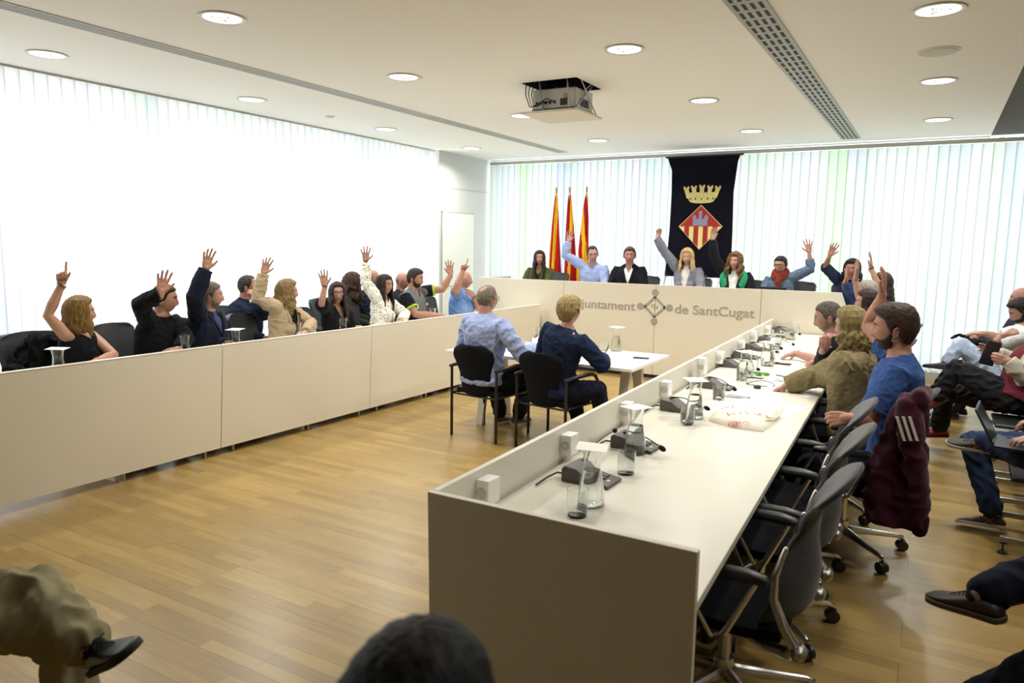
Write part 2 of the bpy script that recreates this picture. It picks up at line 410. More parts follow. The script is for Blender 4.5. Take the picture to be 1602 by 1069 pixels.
def person(label, head, yaw, hyaw=None, hpitch=0, hroll=0, lean=.04, sl=0., sex='m', s=None, build_=1., arms=(None, None), legs='sit', floor=0.,
           hipz=.53, top=None, jacket=None, bottom=('2A2C36',), shoes='2B2420', skinc='C99A7C', hair=None, beard=None, glasses=None,
           vox=.0048, extras=None, group=None, hsc=1., name='person', neckup=.135, P=None, brow=None, legspec=None, slack=.72):
    s = s or (1. if sex == 'm' else .93); B = Body(); B.s = s
    H = np.asarray(head, float); hyaw = yaw if hyaw is None else hyaw
    f0 = A([math.cos(math.radians(yaw)), math.sin(math.radians(yaw)), 0]); r0 = np.cross(f0, UP)
    # head frame
    cy, sy = math.cos(math.radians(hyaw)), math.sin(math.radians(hyaw)); cp, sp = math.cos(math.radians(hpitch)), math.sin(math.radians(hpitch))
    hf = A([cy*cp, sy*cp, sp]); hr = np.cross(hf, UP); hr = nrm(hr); hu = np.cross(hr, hf)
    c, q = math.cos(math.radians(hroll)), math.sin(math.radians(hroll)); hr, hu = hr*c+hu*q, hu*c-hr*q
    HF = np.stack([hr, hf, hu]); hs = hsc*(1. if sex == 'm' else .955)
    Nk = H-UP*neckup*s-f0*.035*s-r0*0
    if P is None: P = A([Nk[0], Nk[1], floor+hipz])-f0*lean-r0*sl
    P = np.asarray(P, float); u = nrm(Nk-P); r = nrm(np.cross(f0, u)); f = np.cross(u, r)
    B.P, B.N, B.u, B.r, B.f, B.H, B.HF, B.hs = P, Nk, u, r, f, H, HF, hs
    R = A(RINGS); R[:, 1:] *= s
    if sex == 'f':
        R[:, 1] *= np.interp(R[:, 0], [0, .1, .35, .7, 1], [1.04, 1.04, .88, .92, .92]); R[:, 2] *= np.interp(R[:, 0], [0, .3, .7, 1], [1, .9, .92, .92])
    R[:, 1] *= np.interp(R[:, 0], [0, .8, .95], [build_, build_, 1]); R[:, 2] *= np.interp(R[:, 0], [0, .3, .8, .95], [build_, build_**1.8, build_, 1])
    B.rings = R
    L = np.linalg.norm(Nk-P)
    def tors(off, v0=-.12, v1=1.04, m=36, n=26, fl=0):
        vs = np.linspace(v0, v1, n); ph = np.linspace(0, 360, m, endpoint=False)
        o = np.interp(vs, [.9, 1.0], [1, .6])*off+fl*np.clip(1-vs/.14, 0, 1.2)
        return [torso_pt(B, np.full(m, v), -ph, oo) for v, oo in zip(vs, o)]
    # arms
    sh = {}; arm = {}
    for k, sd in ((0, 1), (1, -1)):
        a = arms[k] or 'rest'; up_ = isinstance(a, dict) and a.get('up')
        S = P+u*(L-.075*s+(.035*s if up_ else 0))+r*sd*(.168*s*(build_**.3)-(.018 if up_ else 0))
        if isinstance(a, dict) and 'S' in a: S = np.asarray(a['S'], float)
        l1, l2, lh = .285*s, .250*s, .18*s
        if a == 'rest': a = dict(E=S-u*.25*s+f*.07*s+r*sd*.06*s, W=S-u*.30*s+f*.31*s-r*sd*.02, hp='curl', n=-UP*.3-r*sd, d=f)
        E = pix_on(a['e'], S, l1, a.get('eb', 0), a.get('slack', slack)) if 'e' in a else None
        if 'E' in a: E = np.asarray(a['E'], float)
        if 'W' in a: W = np.asarray(a['W'], float)
        elif 'w' in a and E is not None: W = pix_on(a['w'], E, l2, a.get('wb', 0), a.get('slack', slack))
        if E is None:
            D = W-S; dl = min(np.linalg.norm(D), .99*(l1+l2)); dd = nrm(D); W = S+dd*dl
            x = (l1*l1-l2*l2+dl*dl)/(2*dl); h = math.sqrt(max(0, l1*l1-x*x)); hint = np.asarray(a.get('h', -UP+r*sd*.5-f*.2), float)
            hint = nrm(hint-dd*(hint@dd)); E = S+dd*x+hint*h
        d = nrm(W-E)
        if 't' in a: tip = pix_on(a['t'], W, lh, a.get('tb', 0), .6); d = nrm(tip-W)
        elif 'd' in a: d = nrm(a['d'])
        n_ = np.asarray(a.get('n', f), float)
        sh[k] = S; arm[k] = (S, E, W, d, n_, a.get('hp', 'relax'), sd)
    B.sh, B.arm = sh, arm
    # legs
    leg = {}; fups = {}
    for k, sd in ((0, 1), (1, -1)):
        hip = P+r*sd*.088*s-u*.02
        fu_ = None
        if legspec and legspec[k]: K, An, fd = [np.asarray(x, float) for x in legspec[k][:3]]; fu_ = legspec[k][3] if len(legspec[k]) > 3 else None
        else:
            K = hip+f0*.42*s+r0*sd*.04; K[2] = floor+.50*s; An = K+f0*(.02 if k else -.06)-UP*(.50*s-.09); fd = f0+r0*sd*.15
        leg[k] = (hip, K, An, nrm(fd), sd); fups[k] = nrm(K-An) if fu_ is None else nrm(fu_)
    B.leg = leg
    # ---- skin: one surface for head, trunk, arms, hands, legs
    mb = MB(); d, F = _DG if vox > .0045 else _DGF
    hv = face(skull(d, hs), hs, 1. if sex == 'm' else .85); mb.add(hv@HF+H, F)
    for sd in (1, -1):
        ec = A([sd*.0755, -.010, -.016])*hs; ax = nrm(A([.35*sd, -.25, 0])+0); ez = nrm(A([sd*.12, -.18, 1])); ex = nrm(A([sd*1., -.55, 0])); ey = np.cross(ez, ex)
        E3 = np.stack([ex, ey, ez])@HF
        an = np.linspace(0, 2*math.pi, 18, endpoint=False)
        pts = [ec@HF+H+(np.cos(t)*.0135*E3[1]+np.sin(t)*.027*(1-.18*(np.sin(t) < 0))*E3[2]+E3[0]*.007)*hs for t in an]
        mb.tube(pts, .0052*hs, 8, closed=True); mb.ell(ec@HF+H+E3[0]*.002, A([.006, .014, .025])*hs, E3, n=8, m=12)
    nr = (.056 if sex == 'm' else .047)*s*build_**.4
    nb = A([0, -.022, -.045])*hs@HF+H
    mb.tube([nb, nb*.5+(Nk-f*.01)*.5, Nk-f*.008, Nk-u*.06], [nr*.98, nr, nr*1.04, nr*1.05], 18)
    mb.loft(tors(-.008*s))
    for k in (0, 1):
        S, E, W, dd, nn, hp, sd = arm[k]
        q = .62*S+.38*E; w2 = .65*E+.35*W
        bb = build_**.6*(1. if sex == 'm' else .88)*s
        mb.tube([S-r*sd*.025-u*.012, (S*.85+E*.15)-u*.004, S*.5+E*.5, E, w2, W*.85+E*.15, W], A([.046, .052, .050, .041, .043, .031, .0275])*bb, 16)
        hand(mb, W, dd, nn, sd, hp, s*.97)
        hip, K, An, fd, _ = leg[k]
        mb.tube([hip, hip*.5+K*.5, K, K*.7+An*.3, An*.9+K*.1, An], A([.085, .075, .055, .052, .036, .034])*s, 14)
        fu = fups[k]; fu = nrm(fu-fd*(fu@fd)); mb.tube([An, An-fu*.042+fd*.04*s, An-fu*.052+fd*.10*s], A([.030, .021, .014])*s, 10)
    root = empty(name, (P[0], P[1], floor), label=label, cat='person', group=group); org = A([P[0], P[1], floor])
    sk = skin(skinc); lipc = tuple(int(int(skinc[i:i+2], 16)*k_) for i, k_ in ((0, .78), (2, .56), (4, .56)))
    ml = mat('%02X%02X%02X' % lipc, rough=.45)
    def mf(C):
        q = (C-H)@HF.T/hs; return ((np.abs(q[:, 0]) < .023-.25*np.abs(q[:, 2]+.070)*0) & (np.abs(q[:, 2]+.070) < .0085*(1-(q[:, 0]/.028)**2)) & (q[:, 1] > .06))*1
    remesh('body', mb, vox, 2, .5, org, mats=[sk, ml], parent=root, matfn=mf)
    # ---- eyes, brows
    me_ = [mat('B9ADA4', rough=.35), mat('20140F', rough=.3)]
    for sd in (1, -1):
        e = MB(); c0 = A([sd*.031, .0735, .007])*hs
        e.ell(c0@HF+H, A([.0135, .0120, .0055])*hs, HF, n=8, m=14, mi=0); e.ell((c0+A([0, .0070, 0])*hs)@HF+H, A([.0062, .0058, .0052])*hs, HF, n=6, m=10, mi=1)
        build('eye', e, me_, root, org)
    if hair is not None and brow != 0:
        bm_ = hairm(brow or hair.get('c', '2A1D14'))
        for sd in (1, -1):
            e = MB(); pts = [A([sd*x, y, z])*hs@HF+H for x, y, z in ((.014, .0905, .024), (.028, .0885, .0285), (.044, .079, .024))]
            e.tube(pts, A([.0032, .0036, .0018])*hs*(1.15 if sex == 'm' else .85), 8); build('eyebrow', e, bm_, root, org)
    if hair is not None: make_hair(B, hair, root, org, vox)
    if beard is not None:
        D, F = _DG; b0 = skull(D, hs); z = b0[:, 2]/hs; az = np.degrees(np.arctan2(np.abs(b0[:, 0]), b0[:, 1])); y = b0[:, 1]/hs
        zt = np.interp(az, [0, 14, 30, 50, 75, 85, 100], [-.052, -.052, -.055, -.052, -.025, .0, -.2]); t = beard.get('t', .006)
        m_ = sstep(zt-z, -.006, .008)*sstep(95-az, 0, 12)
        mo = np.exp(-((b0[:, 0]/hs)/.02)**4-((z+.070)/.0075)**4)*(y > .04)
        b1 = face(b0, hs); th = (m_*(1-mo))*(t+.005)-.006
        if beard.get('goatee'): th = th-(.012*sstep(np.abs(b0[:, 0]/hs), .024, .034))
        nn = nrm_rows(b0/A([.074, .094, .114])**2); e = MB(); e.add((b1+nn*(th*hs+wob(5, .012, .0012)(b0))[:, None])@HF+H, F)
        build('beard', e, hairm(beard['c']), root, org)
    if glasses: make_glasses(B, glasses, root, org)
    if top: make_top(B, top, root, org, tors, vox, 'shirt')
    if jacket: make_top(B, jacket, root, org, tors, vox, 'jacket')
    if bottom:
        mb = MB(); mb.loft([torso_pt(B, np.full(32, v), -np.linspace(0, 360, 32, endpoint=False), .002) for v in np.linspace(-.14, .06, 8)])
        for k in (0, 1):
            hip, K, An, fd, sd = leg[k]; fl = 1.12*build_**.5
            n1 = nrm(K-hip); n2 = nrm(An-K)
            mb.ell(K, A([.069, .069, .069])*s*fl)
            mb.tube([hip, hip*.55+K*.45, K-n1*.03, K+n2*.03, K*.6+An*.4, An*.92+K*.08], A([.098, .088, .070, .066, .062, .058])*s*fl, 18)
        vb = min(.011, vox*1.7); wr = wob(len(label)*7 % 999, .12, .005 if len(bottom) < 2 else bottom[1], True); w2 = wob(3, .05, .0015)
        m_ = cloth(bottom[0]) if isinstance(bottom[0], str) else bottom[0]
        remesh('trousers', mb, vb, 3, .5, org, disp=lambda V: wr(V)+w2(V), mats=m_, parent=root)
    if shoes:
        for k in (0, 1):
            hip, K, An, fd, sd = leg[k]; make_shoe(An, fd, fups[k], shoes if isinstance(shoes, dict) else dict(c=shoes), root, org, s, K-An)
    B.root, B.org = root, org
    if extras: extras(B, root, org)
    return B

def nrm_rows(v): return v/(np.linalg.norm(v, axis=1)[:, None]+1e-9)

def make_shoe(An, fd, up, o, root, org, s, sh_=UP):
    """fd toe direction, up shin direction"""
    fd = nrm(fd); up = nrm(up-fd*(up@fd)); rg = np.cross(fd, up); s = s*.97
    h = .085; P = lambda x, y, z: An+(rg*x+fd*y+up*(z-h))*s
    an = np.linspace(0, 2*math.pi, 22, endpoint=False)
    st = [(-.072, .020, .026, .045), (-.066, .031, .03, .066), (-.03, .034, .02, .088), (.02, .036, .018, .082), (.07, .042, .018, .064), (.12, .048, .018, .050), (.16, .046, .018, .043), (.19, .036, .02, .036), (.203, .018, .024, .030)]
    mb = MB(); R = []
    for y, w, z0, z1 in st:
        R.append(A([P(math.copysign(abs(math.sin(t))**.8, math.sin(t))*w, y, (z0+z1)/2-(z1-z0)/2*math.copysign(abs(math.cos(t))**.8, math.cos(t))) for t in an]))
    mb.loft(R)
    up_ = build('shoe', mb, mat(o['c'], rough=o.get('r', .45), var=.1, vscale=30), root, org, smooth=60)
    m = up_.modifiers.new('sub', 'SUBSURF'); m.levels = m.render_levels = 1
    sb = MB(); R = []
    for y, w, z0, z1 in st: R.append((y, w+.004))
    out = [(w_, y_) for y_, w_ in R]+[(-w_, y_) for y_, w_ in reversed(R)]
    out[0] = (.012, -.077); out[len(R)-1] = (.014, .209)
    out[len(R)] = (-.014, .209); out[-1] = (-.012, -.077)
    sb.loft([A([P(x, y, z) for x, y in out]) for z in (.006, .014, .027)])
    build('sole', sb, mat(o.get('sole', '2A2522'), rough=.7), up_, org, smooth=50, bevel=.003)
    if o.get('lace'):
        lb = MB()
        for i in range(5):
            y = .035+i*.017; z = .090-i*.0075
            lb.tube([P(-.02, y, z-.012), P(-.01, y+.003, z-.002), P(.01, y-.003, z-.001), P(.02, y+.004, z-.012)], .0022*s, 6)
        for sg in (-1, 1): lb.tube([P(0, .03, .092), P(sg*.03, .02, .100), P(sg*.036, .04, .09), P(sg*.012, .035, .088)], .002*s, 6)
        build('laces', lb, mat(o['lace'], rough=.8), up_, org)
    if o.get('stripe'):
        lb = MB()
        for sg in (-1, 1):
            for a, b in (((.0, .03), (.05, .075)), ((.05, .03), (.0, .078))):
                lb.tube([P(sg*(.0375+.002*i), a[0]+(b[0]-a[0])*i/4, a[1]+(b[1]-a[1])*i/4*.8) for i in range(5)], .0035*s, 6)
        build('side_stripe', lb, mat(o['stripe'], rough=.6), up_, org)
    # sock
    kb = MB(); sd_ = nrm(sh_); kb.tube([An-up*.045*s, An+sd_*.02*s, An+sd_*.09*s], [.033*s, .036*s, .039*s], 14, cap=False); kb.ell(An+nrm(fd)*.018*s-up*.018*s, A([.033, .036, .036])*s); build('sock', kb, cloth(o.get('sock', '20202A')), root, org)

def make_glasses(B, g, root, org):
    HF, H, hs = B.HF, B.H, B.hs; w, h = g.get('w', .026), g.get('h', .018); mb = MB(); T = lambda x, y, z: A([x, y, z])*hs@HF+H
    for sd in (1, -1):
        an = np.linspace(0, 2*math.pi, 24, endpoint=False); c = .033*sd
        pts = [T(c+w*math.copysign(abs(math.cos(t))**.7, math.cos(t)), .0985-.010*abs((c+w*math.cos(t))/.06)**2*1.6, .004+h*math.copysign(abs(math.sin(t))**.75, math.sin(t))) for t in an]
        mb.tube(pts, g.get('t', .0019)*hs, 6, closed=True)
        mb.tube([T(sd*.059, .082, .010), T(sd*.071, .066, .010), T(sd*.079, .0, .004), T(sd*.081, -.018, -.008)], g.get('t', .0019)*hs, 6)
    mb.tube([T(-.009, .1, .008), T(0, .102, .011), T(.009, .1, .008)], g.get('t', .0019)*hs, 6)
    build('glasses', mb, mat(g.get('c', '17171A'), rough=.25), root, org)

def hair_az(x, y): return np.degrees(np.arctan2(np.abs(x), y))
HL = dict(short=([0, 30, 52, 64, 74, 84, 90, 104, 118, 140, 180], [.070, .066, .055, .03, -.002, -.018, .012, .012, -.045, -.075, -.080]),
          recede=([0, 14, 32, 50, 64, 76, 86, 94, 106, 122, 145, 180], [.082, .086, .094, .072, .03, .0, -.016, .012, .012, -.045, -.07, -.075]),
          woman=([0, 20, 45, 60, 72, 84, 100, 130, 180], [.074, .074, .058, .035, .0, -.03, -.04, -.07, -.08]))
def make_hair(B, h, root, org, vox):
    HF, H, hs = B.HF, B.H, B.hs; mt = hairm(h.get('c', '2A1D14'), h.get('var', .4)); st = h.get('st', 'short')
    D, F = _DGF; b0 = skull(D, hs); n = nrm_rows(b0/A([.074, .094, .114])**2)
    x, y, z = (b0/hs).T; az = hair_az(x, y)
    key = h.get('line') or ('short' if st == 'short' else 'recede' if st in ('fringe',) else 'woman')
    zt = np.interp(az, *HL[key]); t = h.get('t', .014)
    m = sstep(z-zt, -.007, .012)
    if st == 'fringe': m = m*sstep(h.get('crown', .062)-z-.35*np.clip(y, 0, 1)*0, -.012, .012)*sstep(az, 58, 74)
    if h.get('bald'): # bare patch on the crown
        bp = nrm(A([0, -.55, 1])); m = m*sstep(1-(D@bp), .02+h['bald']*.5, .06+h['bald'])
    T = t*(1+.5*sstep(z, .03, .1)*h.get('vol', .4)+h.get('back', 0)*sstep(-y, 0, .08))
    T = T*(1-.45*sstep(70-az, -20, 20)*(z < .05))
    if h.get('quiff'): T = T+h['quiff']*sstep(y, .03, .08)*sstep(z, .05, .09)
    ws = h.get('wl', .02); wig = wob(h.get('seed', 1), ws, h.get('rough', .0025), stretch=(1.2, 1.2, .5) if not h.get('curly') else (1, 1, 1))
    disp = m*(T+wig(b0))-.006*(1-m)-.001
    mb = MB(); mb.add((b0+n*(disp*hs)[:, None])@HF+H, F)
    lk = h.get('len', 0)
    if not lk and not h.get('pony'):
        build('hair', mb, mt, root, org, smooth=180); return
    rs = np.random.RandomState(h.get('seed', 1))
    if lk:
        a0 = h.get('a0', 62); nl = h.get('n', 26); u, f = B.u, B.f
        for sd in (1, -1):
            for i in range(nl//2+1):
                az_ = a0+(180-a0)*i/(nl/2); ra = math.radians(az_)
                L = lk*(1+.08*rs.randn())*hs; r = h.get('r', .019)
                pts = []; R = []
                for zz in (.085, .05, .01, -.03):
                    dd = A([math.sin(ra)*sd, math.cos(ra), 0]); zc = zz/.114; k = math.sqrt(max(.05, 1-zc*zc)); e = A([.0745*dd[0], .094*dd[1]*(1.08 if dd[1] < 0 else 1), 0])
                    p = A([e[0]*k, e[1]*k, zz]); p = p+nrm(A([p[0], p[1], zz*.4]))*(t*.75); pts.append(p*hs@HF+H); R.append(r*.9)
                last = pts[-1]; down = -UP*.85-HF[2]*.15; outw = (A([math.sin(ra)*sd, math.cos(ra), 0]))@HF
                nst = 7; wv = h.get('wave', .006); phs = rs.uniform(0, 6.28)
                for j in range(1, nst+1):
                    q = j/nst; dz = L*q
                    # drape outwards so that the lock clears the neck and lies on the shoulders
                    drape = h.get('drape', .02)*math.sin(min(1, q)*1.5)
                    p = last+down*dz+outw*drape+wv*(math.sin(phs+q*9)*HF[0]+math.cos(phs+q*9)*HF[1])
                    if az_ < 110: p = p+HF[1]*h.get('fwd', .01)*q
                    if az_ > 140 and dz > .12: p = p-B.f*(dz-.12)*.35
                    pts.append(p); R.append(r*(1-.55*q**2)*(1+.15*rs.randn()*.5))
                mb.tube(pts, np.clip(A(R), .006, .05)*hs, 9)
    if h.get('pony'):
        T3 = lambda x, y, z: A([x, y, z])*hs@HF+H
        for i in range(10):
            a = rs.uniform(-1, 1); b = rs.uniform(-1, 1); L = h['pony']
            pts = [T3(0, -.105, .03+h.get('ph', 0)), T3(a*.02, -.135, .02+b*.01+h.get('ph', 0)), T3(a*.03, -.15+b*.01, -.03), T3(a*.03, -.14+b*.012, -.03-L*.5), T3(a*.022, -.13+b*.012, -.03-L)]
            mb.tube(pts, A([.012, .018, .018, .015, .007])*hs, 8)
    v = max(vox, .005); wg = wob(h.get('seed', 1)+7, .014 if not h.get('curly') else .022, .0016 if not h.get('curly') else .006, stretch=(1, 1, .25) if not h.get('curly') else (1, 1, 1))
    remesh('hair', mb, v, 1, .4, org, disp=wg, mats=mt, parent=root)

def make_top(B, t, root, org, tors, vox, kind):
    """t: c colour or material, sl (right, left) sleeve 0..2 (1 elbow, 2 wrist), off, v neck depth, vw neck width"""
    s = B.s; off = t.get('off', .010 if kind == 'shirt' else .024)*s; mb = MB(); v0 = t.get('hem', -.02)
    mb.loft(tors(off, v0, t.get('topv', 1.0), fl=.010))
    u, f, r = B.u, B.f, B.r
    if t.get('bust'):
        for sd in (1, -1): mb.ell(torso_pt(B, .62, 26*sd, -.012), A([.068, .062, .066])*s*t['bust']*(1.14 if kind == 'jacket' else 1), (r, f, u))
    if t.get('belly'): mb.ell(torso_pt(B, .26, 0, -.05), A([.15, .10*t['belly'], .13])*s, (r, f, u))
    fit = t.get('fit', .012)+(.012 if kind == 'jacket' else 0)
    SL = t.get('sl', (2, 2))
    for k in (0, 1):
        S, E, W, d, n, hp, sd = B.arm[k]; q = SL[k]
        if q <= 0: continue
        a = [S-r*sd*.035-u*.012, S-u*.004, S*.8+E*.2, S*.45+E*.55]; R = [.050, .060, .058, .052]
        if q >= 1:
            a += [E]; R += [.047]
            if q > 1: x = min(1, q-1); a += [E*(1-x*.5)+W*x*.5, E*(1-x)+W*x-nrm(W-E)*.01*0]; R += [.046, .035-.003*x]
        else:
            a[-1] = S*(1-q)+E*q; a[-2] = S*(1-q*.5)+E*q*.5; R = [.050, .060, .060, .060]
        bb = 1. if s > .95 else .93
        mb.tube(a, A(R)*s*bb+fit*A([.4, .7]+[1]*(len(R)-2)), 18, cap='start')
    vb = max(vox*1.25, .005); amp = t.get('wr', .004)*.62; sd_ = t.get('seed', int(abs(org[0]*977+org[1]*131)) % 997)
    w1 = wob(sd_, .13, amp, True); w2 = wob(sd_+1, .06, amp*.4, True)
    m = t['c'] if not isinstance(t['c'], str) else cloth(t['c'], **t.get('mk', {}))
    vd, vw = t.get('v', 0), t.get('vw', .07)
    P0, N0 = B.P, B.N; L = np.linalg.norm(N0-P0)
    def cut(C):
        q = C-P0; v = q@u/L; x = np.abs(q@r); y = q@f
        k = (y > .0) & (y < np.interp(v, B.rings[:, 0], B.rings[:, 2])+off+.035) & (v > 1-vd) & (x < vw*s*(v-(1-vd))/max(vd, 1e-3)+.004)
        return k
    def mf(C):
        if not t.get('c2'): return np.zeros(len(C))
        q = C-P0; return t['c2fn'](B, q@u/L, q@r, q@f, C)*1
    mats = [m]+[x if not isinstance(x, str) else cloth(x) for x in (t.get('c2') or [])]
    o = remesh(kind, mb, vb, 3, .5, org, disp=lambda V: w1(V)+w2(V), mats=mats, parent=root, cut=cut if vd else None, matfn=mf if t.get('c2') else None)
    if vd and kind == 'jacket':
        lb = MB()
        for sd in (1, -1):
            vs = np.linspace(1-vd, .99, 9); w = vw*s*(vs-(1-vd))/vd+.004
            ph = np.degrees(np.arcsin(np.clip(w/(np.interp(vs, B.rings[:, 0], B.rings[:, 1])+off), -1, 1)))*.97
            P = torso_pt(B, vs, ph*sd, off*1.0+.002); P[:, :] += 0
            wd = np.interp(np.linspace(0, 1, 9), [0, .5, .8, 1], [.012, .045, .04, .03])*s
            G = np.stack([P, P+r*sd*wd[:, None]*.5+f*.006, P+r*sd*wd[:, None]*.95-f*.004-f*wd[:, None]*.15], 1)
            lb.sheet(G, .006)
        build('lapel', lb, mats[-1] if t.get('lapc') is None else cloth(t['lapc']), o, org)
    if t.get('collar') or kind == 'jacket':
        cb = MB(); an = np.radians(np.linspace(30 if vd else 12, 330 if vd else 348, 26)); c0 = N0-u*.012*s+f*.004
        R0 = (.068 if kind == 'shirt' else .08)*s; G = []
        for hh, rr in ((-.018, R0*1.12), (.012, R0*.98), (.032, R0*.9), (.012, R0*1.09+.004), (-.016, R0*1.26+.006)):
            G.append([c0+u*(hh*s)-(1 if math.cos(a) > 0 else 0)*u*.018*s*math.cos(a)+r*rr*math.sin(a)+f*rr*math.cos(a)*.95 for a in an])
        cb.sheet(A(G), .004); build('collar', cb, mats[0] if t.get('collar') in (None, True) else cloth(t['collar']), o, org)
    # cuffs / wrist ends
    return o

def bangle(B, k, c, r=.032, back=.0, t=.004, metal=0, name='bracelet'):
    S, E, W, d, n, hp, sd = B.arm[k]; ax = nrm(W-E); p = W-ax*back; x = nrm(np.cross(ax, UP+.01)); y = np.cross(ax, x)
    mb = MB(); mb.tube([p+(x*math.cos(a)+y*math.sin(a))*r for a in np.linspace(0, 2*math.pi, 20, endpoint=False)], t, 6, closed=True)
    build(name, mb, mat(c, rough=.3, metal=metal), B.root, B.org)
# ------------------------------------------------------------------ room shell
ZC = 3.2; XW = -7.02; YB = 11.15; XE = .47; XR = 3.6; YN = -3.2
def plain(name, lo, hi, m, **k): mb = MB(); mb.box(lo, hi); return struct(build(name, mb, m, **k))
plain('floor', (-7.5, YN-.1, -.12), (XR+.2, YB+.4, 0), M_floor)
plain('trim_platform', (-6.1, 9.33, .0), (-.3, YB, .3), M_desk)
# ceiling with real holes would be overkill for recessed lamps: the lamps hang 4 mm proud of it; only the projector shaft is open
px0, px1, py0, py1 = -3.40, -2.84, 5.98, 6.55
mb = MB()
for lo, hi in (((XW-.3, YN, ZC), (px0, YB+.2, ZC+.1)), ((px1, YN, ZC), (XE, YB+.2, ZC+.1)), ((px0, YN, ZC), (px1, py0, ZC+.1)), ((px0, py1, ZC), (px1, YB+.2, ZC+.1))): mb.box(lo, hi)
struct(build('ceiling', mb, M_ceil))
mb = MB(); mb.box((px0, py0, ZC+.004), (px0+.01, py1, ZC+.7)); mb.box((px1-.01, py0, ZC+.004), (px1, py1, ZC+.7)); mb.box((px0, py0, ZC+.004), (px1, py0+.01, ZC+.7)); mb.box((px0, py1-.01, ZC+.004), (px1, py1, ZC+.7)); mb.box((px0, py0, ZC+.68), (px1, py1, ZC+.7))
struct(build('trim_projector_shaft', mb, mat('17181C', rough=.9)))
M_void = mat('A9AFB2', rough=.85)
plain('ceiling_upper', (XE, YN, 4.3), (XR+.2, YB+.3, 4.4), M_void)
plain('trim_ceiling_edge', (XE-.02, YN, ZC+.1), (XE, YB, 4.3), M_ceil)
plain('trim_upper_back', (XE, YB, ZC), (XR+.2, YB+.1, 4.3), M_void)
plain('wall_right', (XR, YN, 0), (XR+.1, YB+.3, 4.3), mat('A39B8A', rough=.8))
plain('wall_behind_viewer', (-7.5, YN-.1, 0), (XR+.2, YN, 4.3), mat('6B6152', rough=.85))
# left wall: solid ends, window bay between
mb = MB(); mb.box((XW-.35, 9.62, 0), (XW+.10, YB+.2, ZC)); mb.box((XW-.35, YN, 0), (XW+.02, -1.6, ZC)); mb.box((XW-.35, -1.6, 0), (XW-.12, 9.62, .08))
struct(build('wall_left', mb, M_wall))
mb = MB()
for z in (2.63,): mb.box((XW+.098, 9.62, z), (XW+.103, YB-.05, z+.008))
struct(build('trim_panel_joint', mb, M_seam))
mb = MB(); mb.box((XW+.10, 9.70, .02), (XW+.118, 10.62, 2.235)); d1 = struct(build('door_1', mb, mat('DEDFDA', rough=.6), bevel=.002))
mb = MB(); mb.box((XW+.10, 9.68, 0), (XW+.112, 9.70, 2.255)); mb.box((XW+.10, 10.62, 0), (XW+.112, 10.64, 2.255)); mb.box((XW+.10, 9.68, 2.235), (XW+.112, 10.64, 2.255)); build('door_frame', mb, mat('A9ABA8', rough=.6), d1)
mb = MB(); mb.tube([(XW+.118, 9.80, 1.05), (XW+.16, 9.80, 1.05), (XW+.165, 9.92, 1.05)], .009); build('door_handle', mb, M_steel, d1)
# back wall strip below and around the windows
mb = MB(); mb.box((XW-.3, YB+.02, 0), (XR+.2, YB+.3, .14)); mb.box((XW-.3, YB+.02, ZC-.02), (XE, YB+.3, ZC+.1)); struct(build('wall_back', mb, M_wall))
M_winfr = mat('C9CCCC', rough=.5)
def window(name, axis, a, b, pos, n):
    """glazing outside the blinds; axis 'Y' runs along the left wall, 'X' along the back wall"""
    mb = MB(); gb = MB()
    for i in range(n+1):
        p = a+(b-a)*i/n
        if axis == 'Y': mb.box((pos-.05, p-.03, .1), (pos, p+.03, ZC))
        else: mb.box((p-.03, pos, .1), (p+.03, pos+.05, ZC))
    for z in (.1, 1.05, ZC-.06):
        if axis == 'Y': mb.box((pos-.05, a, z), (pos, b, z+.05))
        else: mb.box((a, pos, z), (b, pos+.05, z+.05))
    o = struct(build(name, mb, M_winfr)); return o
window('window_1', 'Y', -1.6, 9.6, XW-.22, 7); window('window_2', 'X', -6.9, XR, YB+.22, 7)
# vertical blinds
def vanes(name, axis, a, b, pos, z0, z1, m, label, tilt):
    root = empty(name, ((a+b)/2, pos, 0) if axis == 'X' else (pos, (a+b)/2, 0), label=label, cat='blinds', group=None); org = A(root.location)
    mb = MB(); w = .127; k = int((b-a)/.119); rs = np.random.RandomState(4)
    for i in range(k):
        c = a+.06+i*.119; t = math.radians(tilt+rs.uniform(-3, 3)); G = []
        for j in range(4):
            q = (j/3-.5)*w; bow = .006*(1-(2*j/3-1)**2)
            x, y = c+q*math.cos(t)-bow*math.sin(t), q*math.sin(t)+bow*math.cos(t)
            G.append([(x, pos+y, z) if axis == 'X' else (pos+y, x, z) for z in (z0, z1)])
        G = A(G); n_, m_ = G.shape[:2]; mb.add(G.reshape(-1, 3), [(p*2, p*2+1, p*2+3, p*2+2) for p in range(3)])
    build('vane_set', mb, m, root, org, smooth=0)
    hb = MB()
    if axis == 'X': hb.box((a, pos-.03, z1+.005), (b, pos+.03, z1+.055))
    else: hb.box((pos-.03, a, z1+.002), (pos+.03, b, z1+.018))
    build('head_rail', hb, mat('BDBEB6', rough=.5), root, org)
    cb = MB()
    for i in range(k):
        c = a+.06+i*.119
        if axis == 'X': cb.box((c-.045, pos-.004, z0-.015), (c+.045, pos+.004, z0+.012))
        else: cb.box((pos-.004, c-.045, z0-.015), (pos+.004, c+.045, z0+.012))
    build('bottom_weight', cb, mat('E8E8E0', rough=.6), root, org); tag(root.children[-1], kind='stuff') if False else None
    return root
vanes('vertical_blinds', 'Y', -1.58, 9.6, XW, .13, ZC-.02, M_blindL, 'bright white vertical blinds covering the long window wall on the left', 8)
vanes('vertical_blinds', 'X', XW+.15, XR-.05, YB-.06, .16, ZC-.10, M_blindB, 'pale blue and green tinted vertical blinds on the back wall behind the flags and banner', 8)

